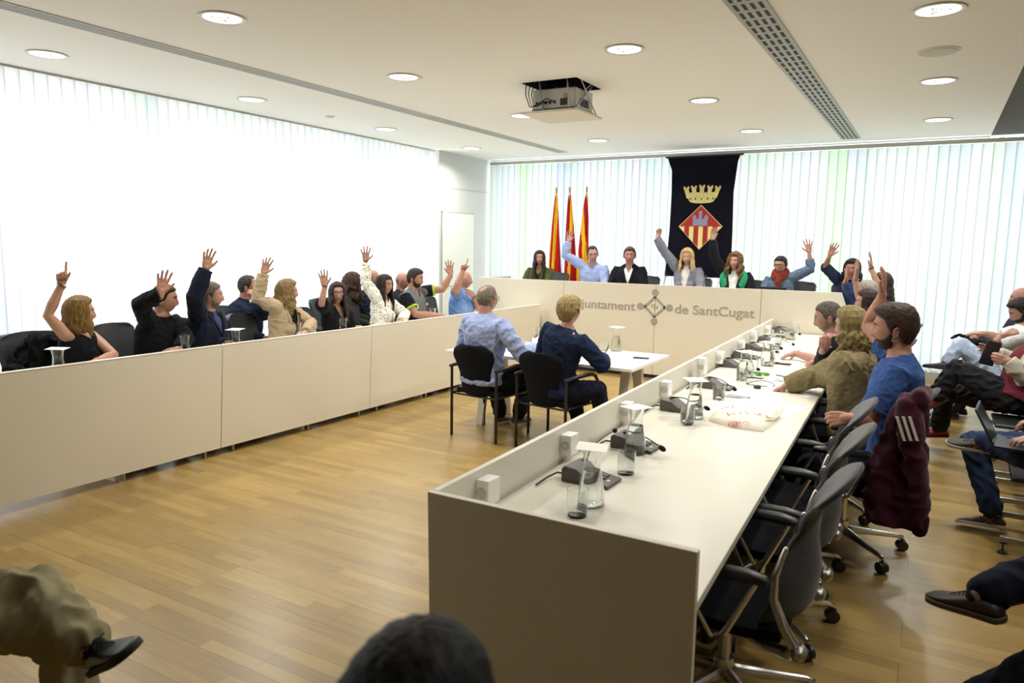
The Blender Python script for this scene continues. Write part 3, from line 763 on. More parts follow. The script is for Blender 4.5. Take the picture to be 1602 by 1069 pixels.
# ------------------------------------------------------------------ ceiling fittings
M_lampglow = emis('FFF8EC', 3.2)
def downlight(x, y, label, on=True, z=None):
    root = empty('ceiling_downlight', (x, y, z or ZC), label=label, cat='ceiling light', group='recessed ceiling downlights'); 
    mb = MB(); mb.lathe([(.128, -.002), (.148, -.004), (.150, -.009), (.135, -.011), (.126, -.008), (.124, -.002)], seg=36); build('trim_ring', mb, mat('D9D8D0', rough=.4), root)
    mb = MB(); mb.lathe([(.0, -.004), (.122, -.005), (.122, -.0055), (.0, -.0055)], seg=36); build('diffuser', mb, M_lampglow, root)
    mb = MB()
    for a in (0, 2.1, 4.2): mb.box((-.012, -.006, -.010), (.012, .006, -.0055), M=(np.array(Matrix.Rotation(a, 3, 'Z')), A([.06*math.cos(a), .06*math.sin(a), 0])))
    mb.tube([(.03*math.cos(t), .03*math.sin(t), -.008) for t in np.linspace(0, 5.6, 14)], .003, 6)
    build('lamp_holder', mb, mat('8B8B86', rough=.4), root)
    ld = bpy.data.lights.new('downlight_lamp', 'AREA'); ld.shape = 'DISK'; ld.size = .24; ld.energy = LAMP_W; ld.color = (1, .975, .90); ld.spread = 2.6
    lo = bpy.data.objects.new('downlight_lamp', ld); link(lo, root); lo.location = (0, 0, -.016)
LAMP_W = 24
rows = [(3.4, 'in the row nearest the viewer'), (5.3, 'in the second row'), (7.45, 'in the third row'), (9.6, 'in the row by the back windows')]
cols = [(-6.3, 'beside the left window wall'), (-4.2, 'right of the left slotted vent'), (-2.13, 'over the middle of the room'), (-.11, 'right of the right slotted vent')]
for y, ry in rows:
    for x, cx_ in cols:
        yy = y+(.13 if x < -5 and 5 < y < 8 else 0); LAMP_W = 10 if y < 4 and x > -3 else 26
        downlight(x, yy, 'round ceiling downlight %s, %s' % (cx_, ry))
LAMP_W = 22
for i_, yy in enumerate((2.6, 4.6, 6.6, 8.6)): downlight(2.0, yy, 'added unseen fill downlight of the high ceiling strip above the audience, %s' % ('nearest the viewer', 'second', 'third', 'farthest')[i_], z=4.3)  # unseen lamps added to brighten the right side of the room
for x, y, r, nm, lb, ct in ((-.11, 6.37, .13, 'ceiling_speaker', 'beige round ceiling speaker between two downlights on the right', 'speaker'), (-6.28, 6.55, .05, 'smoke_detector', 'small round smoke detector on the ceiling at the left', 'smoke detector')):
    root = empty(nm, (x, y, ZC), label=lb, cat=ct); mb = MB(); mb.lathe([(r, 0), (r, -.006), (r*.94, -.012), (0.001, -.014)][::-1], seg=32); build('grille', mb, mat('CFCBBB', rough=.6, bump=.6, bscale=400), root)
    mb = MB(); mb.lathe([(r*1.12, 0), (r*1.12, -.004), (r*1.0, -.008), (r*.99, 0)][::-1], seg=32); build('rim', mb, mat('DAD7CB', rough=.5), root)
def slotvent(x, w, y0, y1, n, dark, label):
    root = empty('ceiling_vent', (x, (y0+y1)/2, ZC), label=label, cat='air vent'); o = A(root.location); mb = MB()
    mb.box((x-w/2, y0, ZC-.008), (x+w/2, y1, ZC-.001)); build('frame', mb, mat('A4A5A0' if dark else 'C6C8C4', rough=.45), root, o)
    mb = MB(); p = w/(n+.6); L = .12
    for i in range(n):
        c = x-w/2+p*(i+.8); yy = y0+.02
        while yy < y1-.05: mb.box((c-p*.22, yy, ZC-.0095), (c+p*.22, min(y1-.01, yy+L), ZC-.0078)); yy += L+(.055 if dark else .0)
    build('slot', mb, mat('101012' if dark else '8F9490', rough=.7), root, o)
slotvent(-1.10, .23, .6, 10.75, 4, True, 'slotted ceiling air vent with black dashes running over the right desk')
slotvent(-5.24, .17, .2, 10.6, 4, False, 'pale grey slotted ceiling air vent over the left desk')
# projector on its lift
root = empty('ceiling_projector', (-3.12, 6.28, 2.95), label='white projector on a scissor lift lowered out of the open ceiling hatch', cat='projector'); o = A(root.location)
mb = MB(); mb.box((-3.41, 6.0, 2.93), (-2.84, 6.58, 2.95)); build('hatch_plate', mb, mat('DFD9C8', rough=.6), root, o, bevel=.004)
mb = MB(); mb.box((-3.34, 6.1, 2.975), (-2.90, 6.48, 3.155)); build('body', mb, mat('C9C8C2', rough=.45), root, o, bevel=.012)
mb = MB(); mb.box((-3.33, 6.085, 2.955), (-2.91, 6.49, 2.975)); build('foot_plate', mb, M_black, root, o)
mb = MB(); 
for i in range(5): q_ = MB(); q_.box((-3.30+i*.045, 6.096, 3.02), (-3.275+i*.045, 6.101, 3.045)); build('port', q_, mat('2B2B2B', rough=.6), root, o)
mb.box((-3.05, 6.096, 3.0), (-2.98, 6.101, 3.06)); build('port', mb, mat('2B2B2B', rough=.6), root, o); mb = MB(); mb.box((-2.9005, 6.2, 3.0), (-2.897, 6.38, 3.07)); build('port', mb, mat('2B2B2B', rough=.6), root, o)
mb = MB(); mb.lathe([(.001, 0), (.022, 0), (.022, .008), (.001, .008)], c=(-3.0, 6.1, 3.08), ax=A([[1, 0, 0], [0, 0, 1], [0, -1, 0]])); build('yellow_port', mb, mat('C79A2A', rough=.5), root, o)
mb = MB(); mb.lathe([(.05, 0), (.05, .03), (.035, .03), (.03, .02)], c=(-3.1, 6.475, 3.04), ax=A([[1, 0, 0], [0, 0, 1], [0, 1, 0]])); build('lens', mb, M_blackp, root, o)
mb = MB()
mb.tube([(-3.20, 6.055, 2.955), (-3.25, 6.04, 3.30)], .007, 8); build('lift_arm', mb, M_steel, root, o); mb = MB(); mb.tube([(-2.93, 6.055, 2.955), (-2.97, 6.04, 3.30)], .007, 8); build('lift_arm', mb, M_steel, root, o); mb = MB()
for yy in (6.52,):
    mb.tube([(-3.36, yy, 2.955), (-2.9, yy, 3.28)], .007, 8); mb.tube([(-2.88, yy, 2.955), (-3.34, yy, 3.28)], .007, 8)
mb.tube([(-2.875, 6.05, 2.955), (-2.875, 6.5, 3.28)], .007, 8); mb.tube([(-2.875, 6.52, 2.955), (-2.875, 6.07, 3.28)], .007, 8)
build('lift_arm', mb, M_steel, root, o)
mb = MB()
for k in range(3): mb.tube([(-3.37+.05*k, 6.04, 3.25), (-3.36+.03*k, 6.01, 3.1), (-3.32+.02*k, 6.02, 2.99), (-3.26+.05*k, 6.05, 3.0+.03*k), (-3.2+.04*k, 6.09, 3.04)], .005, 8)
build('cable', mb, M_black, root, o)

# ------------------------------------------------------------------ desks
XL = lambda y: -4.97+(y-2.1)*.0198
WH = .90
def leftmod(y0, y1, label):
    root = empty('council_desk_module', (XL((y0+y1)/2)-.3, (y0+y1)/2, 0), label=label, cat='desk', group='left council desk modules'); o = A(root.location); g = .004; sh = .055
    mb = MB(); f = lambda y, z, x: (XL(y)-x, y-sh*(1-z/WH), z)
    mb.hexa([f(y0+g, .06, .03), f(y0+g, .06, 0), f(y1-g, .06, 0), f(y1-g, .06, .03), f(y0+g, WH, .03), f(y0+g, WH, 0), f(y1-g, WH, 0), f(y1-g, WH, .03)]); build('front_panel', mb, M_desk, root, o)
    mb = MB(); mb.hexa([(XL(y0)-.032, y0+g, WH), (XL(y0)+.002, y0+g, WH), (XL(y1)+.002, y1-g, WH), (XL(y1)-.032, y1-g, WH), (XL(y0)-.032, y0+g, WH+.006), (XL(y0)+.002, y0+g, WH+.006), (XL(y1)+.002, y1-g, WH+.006), (XL(y1)-.032, y1-g, WH+.006)]); build('edge_strip', mb, M_white, root, o)
    for q in (.08, .55, .93):
        y = y0+(y1-y0)*q-sh; mb = MB(); mb.tube([(XL(y)-.03, y, .0), (XL(y)-.03, y, .075)], .012, 12, cap=False); build('foot', mb, M_steel, root, o)
    mb = MB(); yy = (y0+y1)/2; mb.box((XL(yy)-.60, yy-.015, 0), (XL(yy)-.06, yy+.015, .71)); build('leg_panel', mb, M_desk, root, o)
bd = [-1.43, .34, 2.11, 3.886, 5.66, 7.43, 9.2]
lb = ['cream desk module of the left bench, cut by the lower left corner of the photo', 'cream desk module at the left edge of the photo, in front of the woman pointing up', 'cream desk module in front of the men in dark jackets and the beige jacket woman',
      'cream desk module with the polka dot blouse woman behind it', 'cream desk module at the far end of the left bench, by the dais']
for i, (a, b) in enumerate(zip(bd[1:-1], bd[2:])):
    leftmod(a, b, ['cream desk module nearest the viewer on the left bench', 'cream desk module in front of the woman pointing up and the man in black', 'cream desk module before the beige jacket woman and the woman in purple glasses', 'cream desk module before the polka dot blouse woman and the polo shirt man', 'cream desk module at the far end of the left bench against the dais'][i])
mb = MB(); mb.hexa([(XL(.34)-.62, .34, .712), (XL(.34)-.034, .34, .712), (XL(9.2)-.034, 9.2, .712), (XL(9.2)-.62, 9.2, .712), (XL(.34)-.62, .34, .74), (XL(.34)-.034, .34, .74), (XL(9.2)-.034, 9.2, .74), (XL(9.2)-.62, 9.2, .74)])
tag(build('left_worktop', mb, M_top, bevel=.003), 'long white worktop behind the left desk panels', 'worktop'); bpy.data.objects['left_worktop'].name = 'desk_worktop'
XI = lambda y: -1.452-.0307*(y-1.953)
XO = lambda y: -.515-.0325*(y-2.0)
root = empty('council_desk', (-1.1, 5.5, 0), label='long white council desk on the right with a shaded end panel, carrying the microphones', cat='desk'); o = A(root.location)
y0, y1 = 1.955, 9.24
mb = MB(); mb.hexa([(XI(y0)+.012, y0+.028, .05), (XI(y0)+.037, y0+.028, .05), (XI(y1)+.037, y1, .05), (XI(y1)+.012, y1, .05), (XI(y0), y0+.028, WH), (XI(y0)+.025, y0+.028, WH), (XI(y1)+.025, y1, WH), (XI(y1), y1, WH)]); build('front_panel', mb, M_top, root, o, bevel=.002)
mb = MB(); mb.hexa([(XI(y0)+.015, y0, .02), (XO(y0)+.0, y0, .02), (XO(y0)+.0, y0+.027, .02), (XI(y0)+.015, y0+.027, .02), (XI(y0), y0, WH), (XO(y0), y0, WH), (XO(y0), y0+.027, WH), (XI(y0), y0+.027, WH)]); build('end_panel', mb, M_desk, root, o, bevel=.002)
mb = MB(); mb.hexa([(XI(y0)+.045, y0+.029, .710), (XO(y0), y0+.029, .710), (XO(y1), y1, .710), (XI(y1)+.045, y1, .710), (XI(y0)+.045, y0+.029, .74), (XO(y0), y0+.029, .74), (XO(y1), y1, .74), (XI(y1)+.045, y1, .74)]); build('worktop', mb, M_top, root, o, bevel=.003)
for yy in (3.6, 5.4, 7.3):
    mb = MB(); mb.box((XI(yy)+.2, yy-.015, 0), (XI(yy)+.45, yy+.015, .709)); build('leg_panel', mb, M_desk, root, o)
# dais desk
YD = 9.27; ZD = 1.243
root = empty('dais_desk', (-3.4, YD, 0), label='raised cream presidential desk across the back with the grey town hall lettering', cat='desk'); o = A(root.location)
xs = [-5.92, -4.51, -3.165, -1.82]
for i in range(3):
    mb = MB(); mb.box((xs[i]+.003, YD, .05), (xs[i+1]-.003, YD+.03, ZD)); build('front_panel', mb, M_desk, root, o)
mb = MB(); mb.hexa([(-1.817, YD, .05), (-.48, YD, .05), (-.48, YD+.03, .05), (-1.817, YD+.03, .05), (-1.817, YD, ZD), (-.92, YD, ZD), (-.92, YD+.03, ZD), (-1.817, YD+.03, ZD)]); build('front_panel', mb, M_desk, root, o)
mb = MB(); mb.box((-5.92, YD-.001, ZD), (-.92, YD+.034, ZD+.006)); build('edge_strip', mb, M_white, root, o)
mb = MB(); mb.box((-5.95, YD+.03, .3), (-5.92, YD+.95, ZD)); build('side_panel', mb, M_desk, root, o)
mb = MB(); mb.box((-5.9, YD+.031, 1.02), (-.75, YD+.55, 1.05)); build('worktop', mb, M_top, root, o)
mb = MB(); mb.box((-5.85, YD+.02, 0), (-.55, YD+.05, .05)); build('plinth', mb, M_black, root, o)
M_logo = mat('A09B8E', rough=.5)
def text(s, x0, x1, zb, name, parent, o, y=YD-.0025, m=M_logo, capz=None):
    c = bpy.data.curves.new('t', 'FONT'); c.body = s; c.extrude = .01; c.size = 1; c.offset = .012
    t = bpy.data.objects.new('t', c); link(t); dg = bpy.context.evaluated_depsgraph_get(); dg.update()
    me = bpy.data.meshes.new_from_object(t.evaluated_get(dg)); bpy.data.objects.remove(t)
    V = np.empty(len(me.vertices)*3); me.vertices.foreach_get('co', V); V = V.reshape(-1, 3)
    sx = (x1-x0)/(V[:, 0].max()-V[:, 0].min()); hz = capz if capz else sx
    W = np.stack([x0+(V[:, 0]-V[:, 0].min())*sx, y+V[:, 2]*.2, zb+V[:, 1]*hz], 1)-o
    me.vertices.foreach_set('co', W.ravel()); me.materials.clear(); me.materials.append(m); me.name = name
    return link(bpy.data.objects.new(name, me), parent)
text('Ajuntament', -4.36, -3.44, .893, 'lettering', root, o, capz=.165); text('de SantCugat', -2.895, -1.885, .893, 'lettering', root, o, capz=.165)
mb = MB(); cx0, cz0 = -3.17, .957; Yl = YD-.004
pts = [(0, .13), (.135, 0), (0, -.13), (-.135, 0)]
def seg2(a, b, w):
    a = A([cx0+a[0], Yl, cz0+a[1]]); b = A([cx0+b[0], Yl, cz0+b[1]]); d = nrm(b-a); mb.cbox((a+b)/2, (np.linalg.norm(b-a)/2, .003, w/2), ax=(d, (0, 1, 0), np.cross(d, (0, 1, 0))))
for i in range(4):
    seg2(pts[i], pts[(i+1) % 4], .030); k = pts[i]; q = (k[0]*1.48, k[1]*1.48); seg2((k[0]*.93, k[1]*.93), q, .040)
    mb.lathe([(.045, -.0035), (.045, .0035)], c=(cx0+q[0], Yl, cz0+q[1]), ax=A([[1, 0, 0], [0, 0, 1], [0, 1, 0]]), seg=20)
for x, h in ((-.035, .018), (0, .036), (.035, .018)): mb.cbox((cx0+x, Yl, cz0-.0+(.012 if x < 0 else -.008 if x > 0 else 0)), (.009, .003, h))
build('emblem', mb, M_logo, root, o)
# witness table
root = empty('meeting_table', (-3.04, 6.15, 0), label='small white trestle table in the middle of the room between the benches', cat='table'); o = A(root.location)
mb = MB(); mb.box((-3.98, 5.645, .712), (-2.1, 6.62, .74)); build('table_top', mb, mat('F1EFEA', rough=.35), root, o, bevel=.003)
for x in (-3.72, -2.28):
    for sy, yy in ((-1, 6.0), (1, 6.26)):
        mb = MB(); yf = 5.86 if sy < 0 else 6.4
        mb.hexa([(x-.035, yf-.02, 0), (x+.035, yf-.02, 0), (x+.035, yf+.02, 0), (x-.035, yf+.02, 0), (x-.045, yy-.03, .70), (x+.045, yy-.03, .70), (x+.045, yy+.03, .70), (x-.045, yy+.03, .70)]); build('leg', mb, mat('C9C4B8', rough=.5), root, o, bevel=.004)
    mb = MB(); mb.box((x-.04, 5.93, .69), (x+.04, 6.33, .712)); build('leg_bracket', mb, M_blackp, root, o)

# ------------------------------------------------------------------ banner and flags
root = empty('wall_banner', (-3.09, YB-.2, 1.3), label='long navy banner with crown and red and gold lozenge on the back wall', cat='banner'); o = A(root.location)
Yb = 10.95
mb = MB(); zs = np.linspace(3.075, 1.3, 40); xsn = np.linspace(-1, 1, 30); G = []
for z in zs:
    q = (3.075-z)/1.775; wl = np.interp(q, [0, .04, .1, .3, .6, 1], [.545, .52, .475, .465, .475, .52]); wr_ = np.interp(q, [0, .05, .3, .6, 1], [.53, .50, .46, .475, .485])
    G.append([(-3.09+(x*wl if x < 0 else x*wr_), Yb+.012*math.sin(x*7+q*3)*(.3+q), z-.018*(1-abs(x))*(1-q)*0) for x in xsn])
mb.sheet(A(G), .006); build('cloth', mb, cloth('14141F', var=.1, sheen=.05), root, o)
mb = MB(); mb.tube([(-3.66, Yb, 3.085), (-2.52, Yb, 3.085)], .014, 12); build('hanging_rod', mb, M_black, root, o)
mb = MB(); mb.tube([(-3.56, Yb, 3.10), (-3.56, Yb, 3.16)], .003, 6); mb.tube([(-2.62, Yb, 3.10), (-2.62, Yb, 3.16)], .003, 6); build('cord', mb, M_steel, root, o)
gold = mat('E6D88E', rough=.7, var=.12, vscale=60); red = mat('A8231E', rough=.75, var=.1, vscale=40); grey = mat('8E8CA6', rough=.8, var=.1, vscale=60)
Yf = Yb-.022; Xc = -3.087
def poly(p, y, t=.004):
    m_ = MB(); n = len(p); v = [(x, y, z) for x, z in p]+[(x, y+t, z) for x, z in p]; m_.add(v, [tuple(range(n)), tuple(reversed(range(n, 2*n)))]+[((i+1) % n, i, i+n, (i+1) % n+n) for i in range(n)]); return m_
def pm(m_, p, y, t=.004):
    n = len(p); v = [(x, y, z) for x, z in p]+[(x, y+t, z) for x, z in p]; m_.add(v, [tuple(range(n)), tuple(reversed(range(n, 2*n)))]+[((i+1) % n, i, i+n, (i+1) % n+n) for i in range(n)])
# crown: mural crown with five towers
mb = MB(); zb0 = 2.40
th = np.linspace(-1, 1, 15)
pm(mb, [(Xc+.185*a, zb0-.035*math.sqrt(max(0, 1-a*a))+.03) for a in th]+[(Xc+.215*a, 2.50-.012*(1-a*a)) for a in th[::-1]], Yf)
for i, a in enumerate((-1, -.52, 0, .52, 1)):
    bx = Xc+.195*a; tx = Xc+.235*a; w = .034; z0, z1 = 2.47, 2.625+.02*(1-abs(a))
    pm(mb, [(bx-w*.8, z0), (bx+w*.8, z0), (tx+w, z1-.02), (tx+w*1.25, z1-.018), (tx+w*1.25, z1+.02), (tx+w*.5, z1+.02), (tx+w*.5, z1), (tx-w*.5, z1), (tx-w*.5, z1+.02), (tx-w*1.25, z1+.02), (tx-w*1.25, z1-.018), (tx-w, z1-.02)], Yf-.002)
for a in (-.76, -.26, .26, .76): pm(mb, [(Xc+.20*a-.022, 2.49), (Xc+.20*a+.022, 2.49), (Xc+.22*a+.022, 2.555), (Xc+.22*a-.022, 2.555)], Yf-.001)
build('crown', mb, mat('D9CB85', rough=.7, var=.25, vscale=70), root, o, smooth=0)
mb = MB()
for a in (-.85, -.45, 0, .45, .85): pm(mb, [(Xc+.20*a-.008, 2.448), (Xc+.20*a+.008, 2.448), (Xc+.20*a+.009, 2.475), (Xc+.20*a-.009, 2.475)], Yf-.004)
build('crown_window', mb, M_black, root, o, smooth=0)
lz, rz_, tz, bz, mz = -3.404, -2.77, 2.362, 1.722, 2.055
pm_ = MB(); pm(pm_, [(lz-.012, mz), (Xc, bz-.012), (rz_+.012, mz), (Xc, tz+.012)], Yf+.004); build('lozenge_border', pm_, gold, root, o, smooth=0)
pm_ = MB(); pm(pm_, [(lz, mz), (rz_, mz), (Xc, tz)], Yf); build('lozenge_field', pm_, red, root, o, smooth=0)
pm_ = MB(); pm(pm_, [(lz, mz), (Xc, bz), (rz_, mz)], Yf); build('lozenge_field', pm_, gold, root, o, smooth=0)
pm_ = MB(); hw = (rz_-lz)/2
for i in range(4):
    a = lz+(rz_-lz)*(.125+.222*i+.0); b = a+.072
    zl = lambda x: bz+(mz-bz)*abs(x-Xc)/hw
    P_ = [(a, mz), (a, max(bz, zl(a)))]+([(Xc, bz)] if a < Xc < b else [])+[(b, zl(b)), (b, mz)]
    pm(pm_, P_, Yf-.003)
build('red_bar', pm_, red, root, o, smooth=0)
pm_ = MB(); z0 = mz+.012
pm(pm_, [(Xc-.115, z0), (Xc+.105, z0), (Xc+.105, z0+.10), (Xc-.115, z0+.10)], Yf-.003)
for x, w, h in ((-.09, .028, .135), (-.002, .026, .215), (.085, .028, .135)):
    pm(pm_, [(Xc+x-w, z0+.08), (Xc+x+w, z0+.08), (Xc+x+w, z0+h), (Xc+x, z0+h+(.03 if h < .2 else 0)), (Xc+x-w, z0+h)], Yf-.005)
build('castle', pm_, grey, root, o, smooth=0)
def flag(x, cols, label, seed, k, slant):
    root = empty('flag', (x, 10.82, .3), label=label, cat='flag', group='flags standing behind the dais'); o = A(root.location)
    mb = MB(); mb.tube([(x, 10.82, .32), (x, 10.82, 2.60)], .012, 10); build('pole', mb, M_bronze, root, o)
    mb = MB(); mb.lathe([(.004, 0), (.018, .01), (.02, .03), (.008, .045), (.024, .055), (.016, .085), (.003, .10)], c=(x, 10.82, 2.58), seg=14); build('finial', mb, M_bronze, root, o)
    mb = MB(); mb.lathe([(.13, 0), (.13, .02), (.03, .04), (.02, .06)], c=(x, 10.82, .3), seg=20); build('stand', mb, M_bronze, root, o)
    rings = []; n = 72; an = np.linspace(0, 2*math.pi, n, endpoint=False); rs = np.random.RandomState(seed); ph = rs.uniform(0, 6, 3)
    zs = np.linspace(2.57, .95, 60)
    for z in zs:
        q = (2.57-z)/1.62; R = np.interp(q, [0, .05, .3, .6, 1], [.012, .026, .054, .080, .105])
        rr = R*(1+.28*np.sin(5*an+ph[0]+q*1.6)+.12*np.sin(9*an+ph[1]-q)); cx_ = x+.05*q*math.sin(seed)
        rings.append(np.stack([cx_+rr*np.cos(an)*.95, 10.82+rr*np.sin(an)*.55, np.full(n, z)], 1))
    mb.loft(rings[:1]+rings, cap=True); mb2 = MB(); V = np.concatenate(mb.v); F = mb.f
    mi = []
    for f in F:
        c = V[list(f)].mean(0); u_ = (c[0]-x)/.17*k+(2.57-c[2])*slant+.5; mi.append(int(math.floor(u_*len(cols))) % len(cols))
    mb2.v = [V]; mb2.f = F; mb2.m = mi; mb2.n = len(V)
    build('cloth', mb2, [cloth(c) for c in cols], root, o)
mb = None
YEL, RED = 'E3AE22', 'A31F20'
flag(-5.44, [YEL, YEL, RED, YEL, RED, RED], 'yellow and red striped flag, leftmost of the three on poles', 3, .55, .10)
flag(-5.20, [RED, RED, RED, YEL, RED], 'mostly red flag with a yellow band, between the other two flags', 8, .7, .02)
flag(-4.90, [YEL, RED, YEL, RED], 'yellow and red striped flag behind the man in the pale blue shirt', 5, .6, -.42)
# ------------------------------------------------------------------ chairs (all face +Y at rest, origin on the floor under the seat)
def star_base(root, rad=.33, rot=.3, z0=0):
    for i in range(5):
        a = rot+i*2*math.pi/5; c, s_ = math.cos(a), math.sin(a)
        mb = MB(); mb.tube([(0, 0, .115), (c*.06, s_*.06, .112), (c*rad*.92, s_*rad*.92, .088), (c*rad, s_*rad, .078)], [.030, .024, .013, .011], 10); build('base_arm', mb, M_chrome, root)
        mb = MB(); mb.tube([(c*rad, s_*rad, .085), (c*rad, s_*rad, .05)], .008, 8)
        for sg in (-1, 1): p = A([c*rad-s_*sg*.013, s_*rad+c*sg*.013, .031]); t = A([-s_, c, 0]); mb.tube([p-t*.010, p+t*.010], [.030, .030], 16, cap=False)
        mb.cbox((c*rad, s_*rad, .045), (.018, .006, .018), ax=((c, s_, 0), (-s_, c, 0), (0, 0, 1))); build('caster', mb, M_blackp, root, smooth=40)
    mb = MB(); mb.tube([(0, 0, .09), (0, 0, .38)], [.022, .022], 14, cap=False); mb.lathe([(.034, .10), (.040, .15), (.036, .17), (.001, .171)], seg=20); build('column', mb, M_chrome, root)
def conf_chair():
    root = empty('conference_chair')
    star_base(root, .35, .15)
    # seat
    mb = MB(); R = []
    for x in np.linspace(-1, 1, 13):
        w = .245; t = []
        for y, z in ((-.25, .455), (-.1, .445), (.05, .452), (.17, .458), (.225, .445), (.24, .425), (.2, .415), (.05, .412), (-.1, .408), (-.25, .418)):
            t.append((x*w*(1-.04*abs(y)/.2), y*(1-.06*x*x), z-.018*x**4+.006*x*x))
        R.append(A(t))
    mb.loft(R); o = build('seat', mb, M_darkfab, root, smooth=60)
    # back shell, waisted with a wide oval head
    vz = np.linspace(0, 1, 34); G = []
    for v in vz:
        z = .41+v*.60; y = np.interp(v, [0, .06, .16, .33, .52, .70, .84, .93, 1.0], [-.235, -.27, -.305, -.318, -.300, -.305, -.345, -.395, -.435])
        w = np.interp(v, [0, .04, .12, .30, .48, .60, .70, .80, .88, .95, 1.0], [.13, .19, .230, .225, .165, .115, .125, .18, .205, .175, .08])
        G.append([(w*x, y+np.interp(v, [0, .55, .75, 1], [.125, .11, .03, .02])*x*x*(w/.22), z-.02*x*x*(v > .8)) for x in np.linspace(-1, 1, 17)])
    mb = MB(); mb.sheet(A(G), .022); o = build('backrest', mb, M_greyfab, root, smooth=60)
    m = o.modifiers.new('sub', 'SUBSURF'); m.levels = m.render_levels = 1
    for sg in (-1, 1):
        mb = MB(); mb.tube([(sg*.06, -.02, .385), (sg*.15, -.10, .370), (sg*.20, -.20, .365), (sg*.225, -.265, .375), (sg*.24, -.285, .41), (sg*.24, -.245, .47), (sg*.238, -.205, .56), (sg*.225, -.205, .64), (sg*.195, -.23, .73)], [.017, .017, .020, .024, .022, .019, .017, .014, .009], 10); build('back_frame', mb, M_chrome, root)
        mb = MB(); mb.tube([(sg*.23, -.30, .40), (sg*.265, -.30, .40)], .026, 14); build('tilt_knob', mb, M_steel, root)
        ar = MB(); ar.tube([(sg*.10, -.02, .39), (sg*.26, -.03, .385), (sg*.29, -.06, .42), (sg*.305, -.16, .635)], [.014, .014, .013, .010], 8)
        ar.tube([(sg*.27, -.01, .39), (sg*.30, .07, .54), (sg*.305, .10, .63)], [.010, .009, .008], 8)
        rr = build('armrest', ar, M_chrome, root)
        mb = MB(); mb.tube([(sg*.305, -.185, .648), (sg*.307, -.13, .655), (sg*.307, .06, .655), (sg*.30, .125, .648)], [.019, .023, .023, .018], 12, flat=((1, 0, 0), 1.3)); build('arm_pad', mb, M_blackp, rr)
    mb = MB(); mb.box((-.10, -.12, .372), (.10, .10, .405)); build('seat_mechanism', mb, M_steel, root, bevel=.01)
    return root
def bench_chair():
    """swivel chair with a broad black leather back"""
    root = empty('office_chair'); star_base(root, .31, .5)
    mb = MB(); R = []
    for x in np.linspace(-1, 1, 9): R.append(A([(x*.24, y*(1-.05*x*x), z-.02*x**4) for y, z in ((-.22, .47), (0, .475), (.18, .475), (.23, .44), (.18, .41), (0, .405), (-.22, .41))]))
    mb.loft(R); build('seat', mb, M_blackp, root, smooth=60)
    G = []
    for v in np.linspace(0, 1, 20):
        w = np.interp(v, [0, .1, .5, .9, .97, 1], [.17, .20, .235, .25, .24, .215]); G.append([(w*x, -.23-.13*v+.05*x*x, .46+.55*v-.012*x*x*(v > .9)) for x in np.linspace(-1, 1, 13)])
    mb = MB(); mb.sheet(A(G), .04); build('backrest', mb, mat('26272A', rough=.42, bump=.15, bscale=200), root, smooth=60)
    for sg in (-1, 1):
        mb = MB(); mb.tube([(sg*.16, -.05, .41), (sg*.26, -.03, .42), (sg*.275, -.02, .62), (sg*.275, .12, .645)], .012, 8); a_ = build('armrest', mb, M_chrome, root)
        mb = MB(); mb.tube([(sg*.275, -.15, .655), (sg*.275, .14, .655)], .02, 10); build('arm_pad', mb, M_blackp, a_)
    mb = MB(); mb.tube([(0, -.1, .40), (0, -.27, .42), (0, -.30, .60)], .02, 8); build('back_stem', mb, M_chrome, root)
    return root
def visitor_chair():
    root = empty('visitor_armchair')
    for sx in (-1, 1):
        mb = MB(); mb.tube([(sx*.255, -.225, .0), (sx*.255, -.225, .63)], .013, 10); build('leg', mb, M_black, root)
        mb = MB(); mb.tube([(sx*.262, .265, .0), (sx*.262, .265, .50), (sx*.262, .255, .585), (sx*.26, .215, .635), (sx*.258, .14, .655)], [.013, .013, .014, .015, .015], 10); build('leg', mb, M_black, root)
        mb = MB(); mb.tube([(sx*.257, -.24, .648), (sx*.258, -.1, .655), (sx*.258, .06, .66), (sx*.258, .17, .652)], [.014, .018, .02, .017], 10, flat=((1, 0, 0), 1.4)); build('armrest', mb, M_black, root)
        mb = MB(); mb.tube([(sx*.255, -.22, .40), (sx*.26, .26, .40)], .009, 8); build('side_rail', mb, M_black, root)
    for yy in (.2, -.2): mb = MB(); mb.tube([(-.255, yy, .39), (.255, yy, .39)], .009, 8); build('cross_rail', mb, M_black, root)
    mb = MB(); R = []
    for x in np.linspace(-1, 1, 9): R.append(A([(x*.225, y*(1-.06*x*x), z-.015*x**4) for y, z in ((-.2, .455), (0, .45), (.2, .455), (.235, .43), (.2, .405), (0, .402), (-.2, .41))]))
    mb.loft(R); build('seat', mb, M_darkfab, root, smooth=60)
    G = []
    for v in np.linspace(0, 1, 26):
        w = np.interp(v, [0, .05, .2, .45, .62, .75, .88, .95, 1], [.12, .155, .165, .175, .205, .235, .225, .18, .10]); G.append([(w*x, -.215-.07*v+.045*x*x, .40+.46*v) for x in np.linspace(-1, 1, 15)])
    mb = MB(); mb.sheet(A(G), .028); o = build('backrest', mb, M_darkfab, root, smooth=60); m = o.modifiers.new('sub', 'SUBSURF'); m.levels = m.render_levels = 1
    return root
R2D = math.radians
